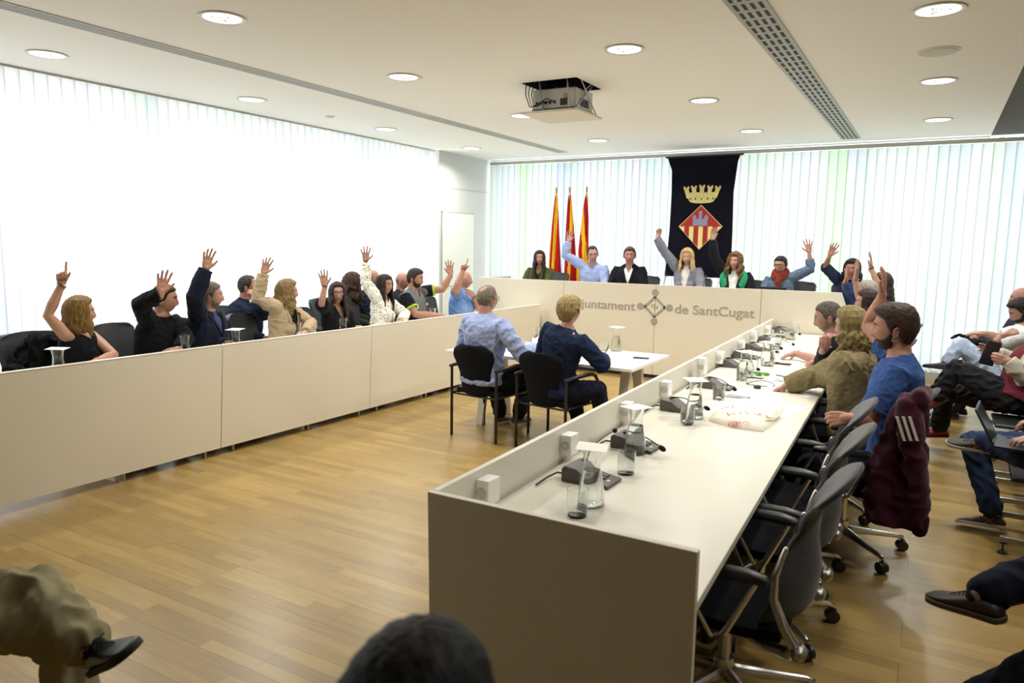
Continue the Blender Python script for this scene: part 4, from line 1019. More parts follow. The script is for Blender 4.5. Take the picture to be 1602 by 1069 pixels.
# conference chairs along the right desk (facing -X): rotation +90 degrees
c0 = conf_chair(); c0.location = (-.595, 2.73, 0); c0.rotation_euler = (0, 0, R2D(90)); tag(c0, 'empty black swivel chair with polished arms nearest the viewer at the right desk', 'chair', 'swivel chairs at the right desk')
G_ = 'swivel chairs at the right desk'
for x, y, a, l in ((-.60, 3.42, 92, 'empty black swivel chair second from the viewer at the right desk'), (-.63, 4.02, 94, 'empty black swivel chair just in front of the man in the blue t-shirt'),
                   (-.36, 4.56, 88, 'swivel chair with the maroon jacket on it under the man in the blue t-shirt'), (-.52, 5.27, 92, 'swivel chair under the woman in the olive cardigan'),
                   (-.62, 5.97, 92, 'swivel chair under the man resting his chin'), (-.52, 7.0, 90, 'swivel chair under the dark haired woman in glasses at the right desk'),
                   (-.58, 7.8, 90, 'swivel chair under the grey haired man in the navy sleeve'), (-.5, 8.5, 90, 'swivel chair under the person with a black wristband')):
    dup(c0, (x, y, 0), R2D(a), label=l, cat='chair', group=G_)
b0 = bench_chair(); b0.location = (-5.78, 3.05, 0); b0.rotation_euler = (0, 0, R2D(-80)); tag(b0, 'black office chair with a dark coat on it under the woman pointing up', 'chair', 'office chairs along the left bench')
for x, y, a, l in ((-5.86, 3.78, -75, 'black office chair behind the man in the black sweater'), (-5.86, 4.32, -80, 'black office chair behind the man in the navy jacket with glasses'),
                   (-5.80, 5.12, -70, 'black office chair of the woman in the beige jacket'), (-5.82, 5.86, -80, 'black office chair of the woman with purple glasses'), (-5.80, 6.62, -80, 'black office chair of the woman in the polka dot blouse'),
                   (-5.82, 7.35, -80, 'black office chair of the bearded man in the polo shirt'), (-5.78, 8.22, -80, 'black office chair of the bald man in the blue shirt')):
    dup(b0, (x, y, 0), R2D(a), label=l, cat='chair', group='office chairs along the left bench')
for x, y, l in ((-6.62, 5.42, 'office chair under the man in the navy suit by the window blinds'), (-6.62, 7.05, 'office chair under the curly haired woman by the window blinds'), (-6.62, 7.75, 'office chair under the balding man half hidden by the raised polka dot sleeve'), (-6.62, 8.32, 'office chair under the bald man in glasses and black shirt')):
    dup(b0, (x, y, 0), R2D(-85), label=l, cat='chair', group='chairs of the second row by the left window')
for x, l in ((-5.3, 'woman in olive green'), (-4.4, 'man in the pale blue shirt'), (-3.8, 'man in the black jacket'), (-3.02, 'blond woman in the tweed jacket'), (-2.28, 'curly haired woman with the green scarf'), (-1.62, 'person with the red scarf'), (-.93, 'woman in the navy top')):
    dup(b0, (x, 10.25, .3), R2D(180), label='dark office chair on the dais behind the '+l, cat='chair', group='chairs on the dais')
v0 = visitor_chair(); v0.location = (-3.46, 5.60, 0); v0.rotation_euler = (0, 0, R2D(-6)); tag(v0, 'black tube legged armchair under the light blue shirted man at the small table', 'chair', 'visitor armchairs')
dup(v0, (-2.76, 5.57, 0), R2D(-8), label='black tube legged armchair under the short haired woman at the small table', cat='chair', group='visitor armchairs')

# ------------------------------------------------------------------ things on the desks
ZT = .74
def carafe(p, card=True, fill=.62, label='', handle=False, hs=1.):
    root = empty('water_jug' if handle else 'water_carafe', p, label=label, cat='jug' if handle else 'carafe', group='water jugs' if handle else 'water carafes')
    pr = [(.001, 0), (.050, 0), (.054, .006), (.0545, .02), (.051, .06), (.044, .105), (.036, .145), (.0325, .165), (.033, .185), (.037, .21), (.042, .228)]
    if handle: pr = [(.001, 0), (.046, 0), (.053, .008), (.060, .045), (.058, .09), (.046, .13), (.041, .15), (.043, .185), (.047, .20)]
    pr = [(r, z*hs) for r, z in pr]; inn = [(r-.0022, max(z, .006)) for r, z in pr[::-1] if z > .004]+[(.001, .006)]
    mb = MB(); mb.lathe(pr+inn, seg=28); b = build('glass', mb, M_glass, root, smooth=60)
    zt = pr[-1][1]*fill; w = [(r-.0028, z) for r, z in inn[::-1] if z < zt]; rz = np.interp(zt, [q[1] for q in pr], [q[0] for q in pr])-.0028
    w = [(max(.001, r), z+.0006) for r, z in w]+[(rz, zt), (.001, zt)]
    mb = MB(); mb.lathe(w, seg=24); build('water', mb, M_water, root, smooth=60)
    if handle: mb = MB(); mb.tube([(.044, 0, .185), (.075, 0, .18), (.088, 0, .13), (.080, 0, .08), (.058, 0, .06)], .0055, 8); build('handle', mb, M_glass, root)
    if card:
        c = empty('paper_coaster', (p[0], p[1], p[2]+pr[-1][1]+.0005), rz=.5+p[1]*3, label='white card on '+label.replace('glass ', '').replace('card covered ', '').replace('the hand of ', ''), cat='coaster', group='paper cards covering the carafes')
        mb = MB(); mb.box((-.06, -.06, 0), (.06, .06, .0015)); o = mb.v[0]; o[:, 2] += .004*np.abs(o[:, 0]*18)*(o[:, 1] > 0); build('card', mb, M_paper, c)
    return root
_gl = {}
def glass(p, label, h=.105, r=.042, fill=0):
    root = empty('drinking_glass', p, label=label, cat='glass', group='drinking glasses')
    mb = MB(); mb.lathe([(.001, 0), (r*.86, 0), (r*.9, .004), (r, h), (r-.0016, h), (r*.9-.0018, .010), (.001, .009)], seg=24); build('glass', mb, M_glass, root, smooth=60)
    if fill: mb = MB(); mb.lathe([(.001, .0105), (r*.86-.002, .0105), (r*.93-.0025, h*fill), (.001, h*fill)], seg=20); build('water', mb, M_water, root, smooth=60)
    return root
def onR(x, y, z=ZT): return at(x, y, Z=z)
for (x, y), card, l in (((924, 789), 1, 'tall glass carafe nearest the viewer on the right desk'), ((993, 709), 1, 'glass carafe second from the viewer on the right desk'), ((1086, 654), 1, 'glass carafe by the tote bag, third from the viewer')):
    carafe(onR(x, y), card, label=l, fill=.62)
carafe(onR(1200, 572), True, label='glass jug with handle by the hand of the man in the black t-shirt', handle=True)
carafe(onR(1166, 590), True, label='round glass jug behind the green wrapper', handle=True)
carafe(onR(1213, 547), False, label='round glass jug beyond the pointing hand', handle=True)
carafe(onR(1236, 531), False, label='round glass jug among the farthest microphones', handle=True, fill=.4)
carafe(onR(1250, 519), False, label='small glass carafe farthest away on the right desk', fill=.3)
for (x, y), l in (((903, 807), 'empty drinking glass nearest the viewer'), ((979, 741), 'drinking glass beside the second carafe'), ((1075, 664), 'drinking glass beside the tote bag'), ((1124, 626), 'drinking glass on a paper coaster'), ((1160, 596), 'drinking glass in front of the round jug'), ((1090, 600), 'drinking glass close to the right desk upstand')):
    glass(onR(x, y), l+' on the right desk')
c = empty('paper_coaster', onR(1126, 628), label='white paper card under a drinking glass near the tote bag', cat='coaster', rz=.6); c.location.z = ZT+.0002; mb = MB(); mb.box((-.06, -.05, 0), (.06, .05, .001)); build('card', mb, M_paper, c)
for o_ in list(scene.objects):
    if o_.get('label', '').startswith('drinking glass on a paper'): o_.location.z += .002
tc = [((838, 548), 0, 'glass carafe without card on the small table behind the blue shirted man'), ((964, 549), 1, 'card covered glass carafe on the small table beside the woman')]
for (x, y), card, l in tc: carafe(onR(x, y), card, label=l, fill=.6)
glass(onR(817, 543), 'drinking glass by the forearm of the man in the light blue shirt'); glass(onR(945, 549), 'drinking glass beside the carafe at the writing woman')
# left bench: vessels stand on the worktop behind the upstand
LC = [((90, 548), 1, 'card covered carafe in front of the woman pointing up'), ((368, 519), 1, 'card covered carafe in front of the navy jacket man'), ((289, 530), 0, 'open carafe in front of the man in the black sweater'), ((465, 510), 0, 'open carafe in front of the beige jacket woman'),
      ((536.6, 500), 0, 'open carafe in front of the woman with purple glasses'), ((611, 491), 0, 'open carafe in front of the polka dot blouse woman'), ((677, 482), 0, 'open carafe in front of the bearded man in the polo shirt'), ((726, 476), 0, 'open carafe in front of the bald man in the blue shirt')]
for (x, y), card, l in LC:
    p = at(x, y, Z=.975); yy = p[1]; q = ray((x, y)); p = at(x, y, X=XL(yy)-.15); p[2] = ZT; carafe(p, card, label=l+', left bench', fill=.5, hs=1.12)
for (x, y), l in (((304, 548), 'second man'), ((391, 530), 'navy suit man'), ((416, 527), 'beige jacket woman'), ((519, 514), 'purple glasses woman')):
    p = at(x, y, X=XL(4)-.12); p[2] = ZT; glass(p, 'low drinking glass on the left bench near the '+l, h=.13 if x != 304 else .1)
M_micdark = mat('47433F', rough=.5)
def microphone(base, head, label, rot=0, neck0=None):
    """desk unit wedge, high at the upstand, with gooseneck to head point (world)"""
    b = onR(*base); root = empty('desk_microphone', b, rz=math.radians(rot), label=label, cat='microphone', group='delegate microphone units'); Rz = np.array(Matrix.Rotation(math.radians(rot), 3, 'Z'))
    mb = MB(); w = .075
    pf = [(-.10, .0), (.12, .0), (.12, .014), (.02, .030), (-.03, .062), (-.085, .070), (-.10, .055)]
    mb.loft([A([(x, yy, z) for x, z in pf]) for yy in (-w, w)]); build('base_unit', mb, M_mic, root, bevel=.005)
    mb = MB(); n_ = nrm(A([.016, 0, .10]))
    for i in range(3): mb.box((.045+.0*i, -.05+.036*i, .022), (.075, -.022+.036*i, .0275), M=(np.eye(3), A([0, 0, 0])))
    build('button', mb, M_blackp, root)
    mb = MB(); mb.box((.088, -.02, .016), (.100, .0, .0195)); build('display', mb, mat('D8D8D2'), root)
    h = (head-b)@Rz; s0 = A([-.06, .05 if neck0 is None else neck0, .066]); m1 = s0+(h-s0)*.3+A([0, 0, .05]); 
    ts = np.linspace(0, 1, 12)[:, None]; c = (1-ts)**2*s0+2*ts*(1-ts)*m1+ts**2*h; r_ = np.interp(ts[:, 0], [0, .2, .22, 1], [.006, .006, .0035, .003])
    mb = MB(); mb.tube(c[:11], r_[:11], 8); g_ = build('gooseneck', mb, M_black, root)
    mb = MB(); d = nrm(c[-1]-c[-3]); mb.ell(c[-1], (.013, .013, .022), ax=(nrm(np.cross(d, UP+.01)), np.cross(d, nrm(np.cross(d, UP+.01))), d)); build('windshield', mb, mat('0F0F10', rough=.95, bump=1, bscale=400), root)
    mb = MB(); mb.tube([(-.10, -.03, .02), (-.14, -.035, .02), (-.155, -.10, .012), (-.15, -.2, .008)], .0045, 8); build('cable', mb, M_black, root)
mics = [((922, 752), (962, 674), .80, 'in front of the nearest carafe'), ((992, 700), (1036, 702), .785, 'by the second carafe'), ((1062, 642), (1106, 639), .79, 'by the tote bag'), ((1120, 607), (1149, 609), .79, 'behind the grey phone'),
        ((1147, 574), (1186, 578), .79, 'beside the green wrapper'), ((1166, 560), (1216, 551), .80, 'left of the pointing hand'), ((1183, 548), (1222, 545), .80, 'just beyond the pointing hand'), ((1203, 536), (1241, 539), .79, 'second from the far end'), ((1223, 521), (1251, 523), .79, 'at the far end')]
for i, (b_, h_, z_, l) in enumerate(mics): microphone(b_, at(h_[0], h_[1], Z=z_), 'dark grey desk microphone unit '+l+' of the right desk', -2, .05 if i == 0 else -.0)
def socket_box(x, y, label, h=.10, w=.048, dbl=False):
    p = onR(x, y, .82); X = XI(p[1])+.055; root = empty('power_socket', (X, p[1], ZT+.0), label=label, cat='socket', group='white socket boxes on the right desk')
    mb = MB(); mb.box((-.028, -w*.9, .03), (.03, w*.9, .03+h)); build('housing', mb, M_plug, root, bevel=.004)
    mb = MB(); mb.lathe([(.023, .0), (.023, -.003), (.018, -.003), (.016, .004), (.001, .004)][::-1], c=(.0, -w*.9-.001, .03+h/2), ax=A([[1, 0, 0], [0, 0, 1], [0, -1, 0]]), seg=20); build('outlet_face', mb, mat('C9C8C6', rough=.4), root)
    mb = MB(); [mb.lathe([(.003, 0), (.003, .0015)], c=(dx, -w*.9-.004, .03+h/2), ax=A([[1, 0, 0], [0, 0, 1], [0, 1, 0]]), seg=8) for dx in (-.009, .009)]; build('pin_hole', mb, M_black, root)
for x, y, l in ((775, 770, 'white power socket box nearest the viewer on the upstand'), (905, 697, 'white power socket box behind the nearest carafe card'), (995, 645, 'white power socket box behind the second carafe'), (1051, 609, 'white power socket box left of the third carafe'),
                (1112, 577, 'white power socket box with a black plug top'), (1133, 560, 'white power socket box behind the fifth microphone'), (1161, 541, 'white power socket box left of the two close microphones'), (1181, 530, 'tall white socket box near the far end of the right desk'), (1203, 517, 'farthest white power socket box on the right desk')):
    socket_box(x, y, l, .10 if x not in (1181, 1112) else .13)
def flatbox(name, px, half, m, label, cat, rz=0, t=.008, z=ZT, group=None, screen=None):
    p = onR(px[0], px[1], z); root = empty(name, (p[0], p[1], z+.0005), rz=math.radians(rz), label=label, cat=cat, group=group)
    mb = MB(); mb.box((-half[0], -half[1], 0), (half[0], half[1], t)); build('case' if t > .003 else 'sheet', mb, m, root, bevel=.002 if t > .003 else 0)
    if screen: mb = MB(); mb.box((-half[0]*.93, -half[1]*.9, t), (half[0]*.93, half[1]*.9, t+.0008)); build('screen', mb, screen, root)
    return root
scr = mat('3C4650', rough=.12); scr2 = mat('15171A', rough=.1)
flatbox('mobile_phone', (1154, 622), (.075, .037), M_steel, 'grey mobile phone lying next to the headset on the right desk', 'phone', -6, screen=mat('8FA0A8', rough=.1))
flatbox('mobile_phone', (1228, 598), (.075, .037), M_steel, 'silver edged phone beside the purple pen', 'phone', -4, screen=mat('B9AFA0', rough=.15))
flatbox('mobile_phone', (1224, 570), (.07, .036), M_blackp, 'black phone under the pointing hand', 'phone', -6, screen=scr2)
flatbox('voice_recorder', (1184, 592), (.045, .02), M_blackp, 'small dark recorder by the green wrapper', 'recorder', -5, screen=mat('D5D5D0'))
flatbox('mobile_phone', (1222, 528), (.06, .07), M_micdark, 'dark tablet lying among the farthest microphones', 'phone', -8, t=.02)
flatbox('mobile_phone', (1003, 561), (.07, .037), M_blackp, 'black phone at the right end of the small table', 'phone', 10, screen=scr2)
flatbox('paper_sheet', (1210, 640), (.15, .21), M_paper, 'white paper sheet under the dark pen on the right desk', 'paper', -12, t=.0012)
flatbox('paper_sheet', (1240, 605), (.15, .20), M_paper, 'white paper sheet in front of the woman in the olive cardigan', 'paper', 5, t=.0012)
flatbox('paper_sheet', (1262, 566), (.14, .20), M_paper, 'white paper sheet under the forearm of the man in the black t-shirt', 'paper', 12, t=.0012)
flatbox('paper_sheet', (1235, 549), (.13, .16), M_paper, 'white paper sheet near the second farthest microphone', 'paper', -4, t=.0012)
flatbox('paper_sheet', (888, 566), (.15, .10), M_paper, 'white paper sheet on the small table between its two people', 'paper', 4, t=.0012)
flatbox('paper_sheet', (965, 568), (.15, .10), M_paper, 'written paper sheet on the small table under the writing hand', 'paper', -6, t=.0012)
def pen(p, a, col, label, L=.07, tilt=0):
    root = empty('ballpoint_pen', p, rz=math.radians(a), label=label, cat='pen'); t = math.radians(tilt); mb = MB(); d = A([math.cos(t), 0, math.sin(t)])
    mb.tube([-d*L, d*L*.8, d*L], [.0042, .0042, .002], 8); build('barrel', mb, mat(col, rough=.3), root); mb = MB(); mb.tube([-d*L*1.0+A([0, .004, .003]), -d*L*.5+A([0, .005, .004])], .0014, 6); build('clip', mb, M_steel, root)
pen(onR(1212, 631, ZT+.006), -28, '1B1B38', 'dark blue pen on the paper behind the tote bag'); pen(onR(1226, 589, ZT+.005), -28, '6A58A0', 'purple pen in front of the olive cardigan woman'); pen(onR(1282, 523, ZT+.005), -25, '3B2FA0', 'blue pen lying near the man in the black t-shirt')
# headset
p = onR(1186, 606, ZT+.004); root = empty('headset', p, label='thin black headset with a round earpiece on the right desk', cat='headset')
mb = MB(); an = np.linspace(-.4, 5.4, 26); mb.tube([(-.0+.085*math.cos(t)*1.1, .11+.11*math.sin(t), .002+.01*math.sin(t)**2) for t in an], .0025, 8); build('headband', mb, M_black, root)
mb = MB(); mb.lathe([(.001, 0), (.024, 0), (.027, .012), (.02, .022), (.001, .024)], c=(0, -.03, -.003), seg=18); build('earpiece', mb, M_blackp, root); mb = MB(); mb.tube([(-.01, -.01, .008), (-.08, .03, .01)], [.003, .002], 6); mb.ell((-.085, .033, .011), (.009, .006, .006)); build('boom', mb, M_black, root)
# crumpled green wrapper
p = onR(1192, 585, ZT+.012); root = empty('crumpled_wrapper', p, label='crumpled green wrapper on the right desk beside a microphone', cat='wrapper'); mb = MB()
rs = np.random.RandomState(5)
for i in range(9): mb.ell(rs.uniform(-1, 1, 3)*A([.05, .035, .006])+A([0, 0, .004]), rs.uniform(.012, .022, 3)*A([1, 1, .5]))
o = remesh('foil', mb, .004, 0, 0, (0, 0, 0), disp=wob(3, .015, .004, True), mats=mat('6FB04A', rough=.45, var=.3, vscale=60), parent=root)
# tote bag lying flat
p0 = onR(1105, 655); p1 = onR(1198, 677); p2 = onR(1225, 640); c_ = (onR(1108, 660)+onR(1195, 678)+onR(1222, 640)+onR(1130, 626))/4
root = empty('tote_bag', (c_[0], c_[1], ZT), label='off white cotton tote bag with red lettering lying on the right desk', cat='bag'); o = A([c_[0], c_[1], ZT])
q = [onR(1102, 660), onR(1196, 680), onR(1236, 634), onR(1140, 626)]
n = 34; G = np.zeros((n, n, 3)); G2 = np.zeros((n, n, 3)); w_ = wob(11, .12, .007, True)
for i in range(n):
    for j in range(n):
        a, b = i/(n-1), j/(n-1); p = (q[0]*(1-a)+q[1]*a)*(1-b)+(q[3]*(1-a)+q[2]*a)*b; ca, cb = 2*a-1, 2*b-1; kk = 1-.10*(abs(ca)*abs(cb))**1.5; e = max(0, 1-abs(ca)**3.2)**.5*max(0, 1-abs(cb)**3.2)**.5; a2, b2 = .5+ca*kk/2, .5+cb*kk/2; p = (q[0]*(1-a2)+q[1]*a2)*(1-b2)+(q[3]*(1-a2)+q[2]*a2)*b2
        G[i, j] = p+A([0, 0, .004+.062*e*(1-.45*b)])
        G2[i, j] = p+A([0, 0, .001])
G[:, :, 2] += w_(G.reshape(-1, 3)).reshape(n, n)*np.clip((G[:, :, 2]-ZT)/.03, 0, 1)
mb = MB(); mb.v = [G.reshape(-1, 3), G2.reshape(-1, 3)]; mb.n = 2*n*n; O_ = n*n
for i in range(n-1):
    for j in range(n-1): k = (i*n+j, (i+1)*n+j, (i+1)*n+j+1, i*n+j+1); mb.f.append(list(k)); mb.f.append([x+O_ for x in reversed(k)])
e = [i*n for i in range(n)]+[(n-1)*n+j for j in range(1, n)]+[i*n+n-1 for i in range(n-2, -1, -1)]+[j for j in range(n-2, 0, -1)]
for i in range(len(e)): a, b = e[i], e[(i+1) % len(e)]; mb.f.append([b, a, a+O_, b+O_])
mb.m = [0]*len(mb.f); tb = build('bag_body', mb, cloth('ECE6D8', var=.04), root, o, smooth=80)
def bagz(p):
    d = np.linalg.norm(G[:, :, :2]-p[:2], axis=2); return G.reshape(-1, 3)[d.argmin()][2]
def bagtext(s, pa, pb, h, col):
    c = bpy.data.curves.new('t', 'FONT'); c.body = s; c.size = 1; t = bpy.data.objects.new('t', c); link(t); dg = bpy.context.evaluated_depsgraph_get(); dg.update()
    me = bpy.data.meshes.new_from_object(t.evaluated_get(dg)); bpy.data.objects.remove(t); V = np.empty(len(me.vertices)*3); me.vertices.foreach_get('co', V); V = V.reshape(-1, 3)
    L = V[:, 0].max(); ux = (pb-pa)/L; uy = nrm(np.cross(UP, nrm(pb-pa)))*h; W = pa+V[:, :1]*ux+V[:, 1:2]*uy; dd = np.linalg.norm(G.reshape(-1, 1, 3)[:, :, :2]-W[None, :, :2], axis=2); W[:, 2] = [np.sort(G.reshape(-1, 3)[np.argpartition(dd[:, k], 5)[:5], 2])[-1] for k in range(len(W))]; W[:, 2] += .003
    me.vertices.foreach_set('co', (W-o).ravel()); me.materials.clear(); me.materials.append(mat(col, rough=.7)); link(bpy.data.objects.new('print', me), root)
bagtext('S R E S S O  U', onR(1131, 643, ZT+.04), onR(1185, 642, ZT+.04), .05, 'E0607A'); bagtext('E N  Y  B - MOU', onR(1138, 650, ZT+.05), onR(1201, 654, ZT+.04), .05, 'DD4A66'); bagtext('Participacio.cat', onR(1123, 656, ZT+.045), onR(1172, 660, ZT+.045), .045, 'E07888')
mb = MB()
for k in (0, 1):
    a = onR(1195+8*k, 636+6*k, ZT+.04); b = onR(1232, 636+10*k, ZT+.012); c2 = onR(1222-10*k, 660, ZT+.012); d = onR(1200, 652+3*k, ZT+.045)
    ts = np.linspace(0, 1, 18)[:, None]; P = (1-ts)**3*a+3*ts*(1-ts)**2*b+3*ts**2*(1-ts)*c2+ts**3*d; mb.tube(P, .0065, 8, flat=((0, 0, 1), .4))
build('bag_handle', mb, cloth('E9DFC6'), root, o)
# dais laptop, microphones, papers
def laptop(p, rz, label, op=105, dark=True, screen=False):
    root = empty('laptop', p, rz=rz, label=label, cat='laptop'); mb = MB(); mb.box((-.16, -.11, 0), (.16, .11, .014)); build('keyboard_base', mb, M_blackp, root, bevel=.003)
    t = math.radians(op); mb = MB(); ax = ((1, 0, 0), (0, math.cos(t), math.sin(t)), (0, -math.sin(t), math.cos(t))); c = A([0, .11, .012])+A([0, -math.cos(t), math.sin(t)])*.11
    ax = A([(1, 0, 0), (0, -math.cos(t), math.sin(t)), (0, -math.sin(t), -math.cos(t))]); mb.cbox(c, (.16, .11, .005), ax=ax); l = build('screen_lid', mb, M_blackp, root, bevel=.003)
    mb = MB(); mb.cbox(c-ax[2]*-.0055*1, (.15, .10, .0006), ax=ax); build('screen', mb, scr2, l); return root
pp = at(1213, 449, Y=9.62); laptop((pp[0], 9.62, 1.05), math.pi, 'black laptop standing open in front of the person with the red scarf')
mb = MB(); mb.cbox((pp[0]+.09, 9.748, 1.19), (.035, .0008, .014)); 
for (x, y), l in (((1038, 440), 'left of the blond woman in tweed'), ((1100, 440), 'right of the blond woman in tweed')):
    p = at(x, y, Y=9.62); root = empty('table_microphone', (p[0], 9.62, 1.05), label='thin gooseneck microphone on the dais '+l, cat='microphone')
    mb = MB(); mb.lathe([(.001, 0), (.05, 0), (.05, .015), (.02, .03), (.001, .03)]); build('base', mb, M_blackp, root); mb = MB(); mb.tube([(0, 0, .03), (.005, 0, .2), (.03, -.0, .30)], .004, 8); build('stem', mb, M_black, root); mb = MB(); mb.ell((.036, 0, .315), (.012, .012, .022)); build('windshield', mb, M_black, root)
# coat on the first bench chair
root = empty('dark_coat', (-5.86, 2.95, .5), label='black coat draped over the chair back beside the woman pointing up', cat='coat'); mb = MB()
a = at(60, 535, X=-5.92); mb.tube([at(38, 552, X=-5.95), at(58, 532, X=-5.95), at(75, 534, X=-5.9), at(95, 545, X=-5.85)], [.07, .07, .065, .06], 14); mb.tube([at(60, 540, X=-5.92), at(50, 575, X=-5.9), at(50, 600, X=-5.95)], [.09, .12, .13], 14); mb.tube([at(10, 578, X=-5.75), at(30, 577, X=-5.8)], .03)
remesh('coat_cloth', mb, .01, 3, .5, A([-5.86, 2.95, .5]), disp=wob(8, .09, .012, True), mats=cloth('151517'), parent=root)
# audience chairs: beam seating with black pads
def beam_chair():
    root = empty('audience_chair')
    mb = MB(); R = []
    mb.box((-.23, -.20, .425), (.23, .235, .455)); build('seat', mb, mat('1E1F22', rough=.5), root, bevel=.012)
    mb = MB(); G = [[(.215*x, -.235-.09*v+.02*x*x, .47+.36*v) for x in np.linspace(-1, 1, 7)] for v in np.linspace(0, 1, 7)]; mb.sheet(A(G), .018); build('backrest', mb, mat('1E1F22', rough=.5), root, bevel=.003)
    mb = MB(); mb.box((-.27, -.06, .385), (.27, .0, .424)); build('beam', mb, M_steel, root)
    for sg in (-1, 1):
        mb = MB(); mb.box((sg*.25-.014, -.05, .10), (sg*.25+.014, -.01, .39)); mb.box((sg*.25-.018, -.28, .07), (sg*.25+.018, .26, .105)); lg = build('leg_frame', mb, M_steel, root, bevel=.003)
        for yy in (-.26, .24): mb = MB(); mb.tube([(sg*.25, yy, .01), (sg*.25, yy, .08)], .005, 8); mb.lathe([(.001, 0), (.026, 0), (.024, .010), (.001, .012)], c=(sg*.25, yy, 0)); mb.lathe([(.001, 0), (.022, 0), (.001, .004)], c=(sg*.25, yy, .062)); build('glide', mb, M_black, lg)
    return root
a0 = beam_chair(); a0.location = (.72, 5.22, 0); a0.rotation_euler = (0, 0, R2D(88)); tag(a0, 'black beam chair under the person with the laptop on the right', 'chair', 'audience chairs at the right')
for x, y, a, l in ((.85, 4.52, 90, 'empty black beam chair in front of the laptop user, cut by the right edge'), (.75, 6.05, 90, 'black beam chair between the laptop user and the maroon shirt man'), (.72, 6.75, 90, 'black beam chair holding the dark bag'), (.78, 7.5, 92, 'black beam chair under the man in the maroon shirt'), (.85, 8.25, 90, 'black beam chair under the man in the white t-shirt'), (1.02, 8.95, 90, 'black beam chair at the far end of the audience row'),
                   (.86, 3.0, 84, 'black beam chair under the person with the brown shoe in the lower right corner')):
    dup(a0, (x, y, 0), R2D(a), label=l, cat='chair', group='audience chairs at the right')
dup(a0, (-2.98, .62, 0), R2D(-60), label='black chair under the person in beige trousers in the lower left corner', cat='chair'); dup(a0, (-.62, .46, 0), R2D(0), label='black chair under the dark haired person at the bottom edge', cat='chair')
# dark bag
bx = at(1585, 628, Z=.56); root = empty('dark_bag', (bx[0]+.08, bx[1], .456), label='slumped black bag on the audience chair beside the maroon shirt man', cat='bag'); mb = MB(); ctr = A([bx[0]+.08, bx[1], .60])
mb.ell(ctr, (.20, .17, .14)); mb.ell(ctr+A([.08, .02, .06]), (.13, .12, .12)); mb.ell(ctr+A([-.1, -.03, -.04]), (.13, .13, .09)); remesh('bag_cloth', mb, .012, 3, .5, A(root.location), disp=wob(12, .1, .014, True), mats=mat('18191B', rough=.6), parent=root)
# ------------------------------------------------------------------ the people
def dots(base, dot, sc=60, th=.28):
    m, nt, b = newmat('dotted_cloth'); tc = N(nt, 'ShaderNodeTexCoord'); v = N(nt, 'ShaderNodeTexVoronoi'); v.inputs['Scale'].default_value = sc; v.inputs['Randomness'].default_value = .55
    nt.links.new(tc.outputs['Object'], v.inputs['Vector']); l = N(nt, 'ShaderNodeMath', operation='LESS_THAN'); l.inputs[1].default_value = th; nt.links.new(v.outputs['Distance'], l.inputs[0])
    mx = N(nt, 'ShaderNodeMix', data_type='RGBA'); mx.inputs[6].default_value = srgb(base); mx.inputs[7].default_value = srgb(dot); nt.links.new(l.outputs[0], mx.inputs[0]); nt.links.new(mx.outputs[2], b.inputs['Base Color']); b.inputs['Roughness'].default_value = .8; return m
def tweed(a, c, sc=120):
    m, nt, b = newmat('tweed_cloth'); tc = N(nt, 'ShaderNodeTexCoord'); v = N(nt, 'ShaderNodeTexChecker'); v.inputs['Scale'].default_value = sc; nz = N(nt, 'ShaderNodeTexNoise'); nz.inputs['Scale'].default_value = 90
    nt.links.new(tc.outputs['Object'], v.inputs['Vector']); nt.links.new(tc.outputs['Object'], nz.inputs['Vector']); v.inputs[1].default_value = srgb(a); v.inputs[2].default_value = srgb(c)
    mx = N(nt, 'ShaderNodeMix', data_type='RGBA'); nt.links.new(nz.outputs[0], mx.inputs[0]); nt.links.new(v.outputs[0], mx.inputs[6]); mx.inputs[7].default_value = srgb(a); nt.links.new(mx.outputs[2], b.inputs['Base Color']); b.inputs['Roughness'].default_value = .9; return m
GL = 'council members on the left bench'
def W_(x, y, **k): return at(x, y, **k)
XT = -5.30
def scarf(B, root, org, col, drop=.16):
    mb = MB(); c = B.N+B.u*.015; an = np.linspace(0, 2*math.pi, 22, endpoint=False)
    for k, (dz, rr, t) in enumerate(((0, .085, .032), (.028, .078, .028), (-.03, .092, .03))): mb.tube([c+B.u*(dz-.02*math.cos(a))+B.r*rr*math.sin(a)+B.f*rr*math.cos(a) for a in an], t, 8, closed=True)
    mb.tube([c+B.f*.09-B.u*.03, c+B.f*.115-B.u*drop*.6, c+B.f*.12-B.u*drop], [.035, .04, .03], 10); remesh('scarf', mb, .007, 2, .5, org, disp=wob(5, .04, .006, True), mats=cloth(col), parent=root)

# --- left bench, front row
def ex(B, root, org): bangle(B, 0, '9A9894', .031, .01, .007, 1, 'watch'); bangle(B, 1, 'B08A50', .030, .02, .003, 1)
person('woman with a blond bob and black sleeveless top pointing one finger up', at(126, 489, X=-5.60), 35, 58, sex='f', build_=1.12, lean=.0, sl=.06, arms=(dict(up=1, e=(75, 494), w=(97, 444), t=(95, 408), hp='point', n=(.8, -.1, 0)), dict(E=W_(178, 556, X=XT-.12), W=W_(150, 566, X=XT+.02), d=(.2, -1, -.1), n=(0, 0, -1), hp='flat')),
       skinc='C4926F', hair=dict(c='735930', len=.13, t=.022, n=30, r=.02, seed=3, line='woman', fwd=.02, drape=.004), top=dict(c='17181C', sl=(0, 0), v=.16, vw=.10, bust=1.1, wr=.006), extras=ex, group=GL)
def cuff(B, k, root, org, col, r=.034):
    S, E, W, d, n, hp, sd = B.arm[k]; a = nrm(W-E); mb = MB(); mb.tube([W-a*.035, W-a*.002], [r, r*.98], 16, cap=False); build('cuff', mb, cloth(col), root, org)
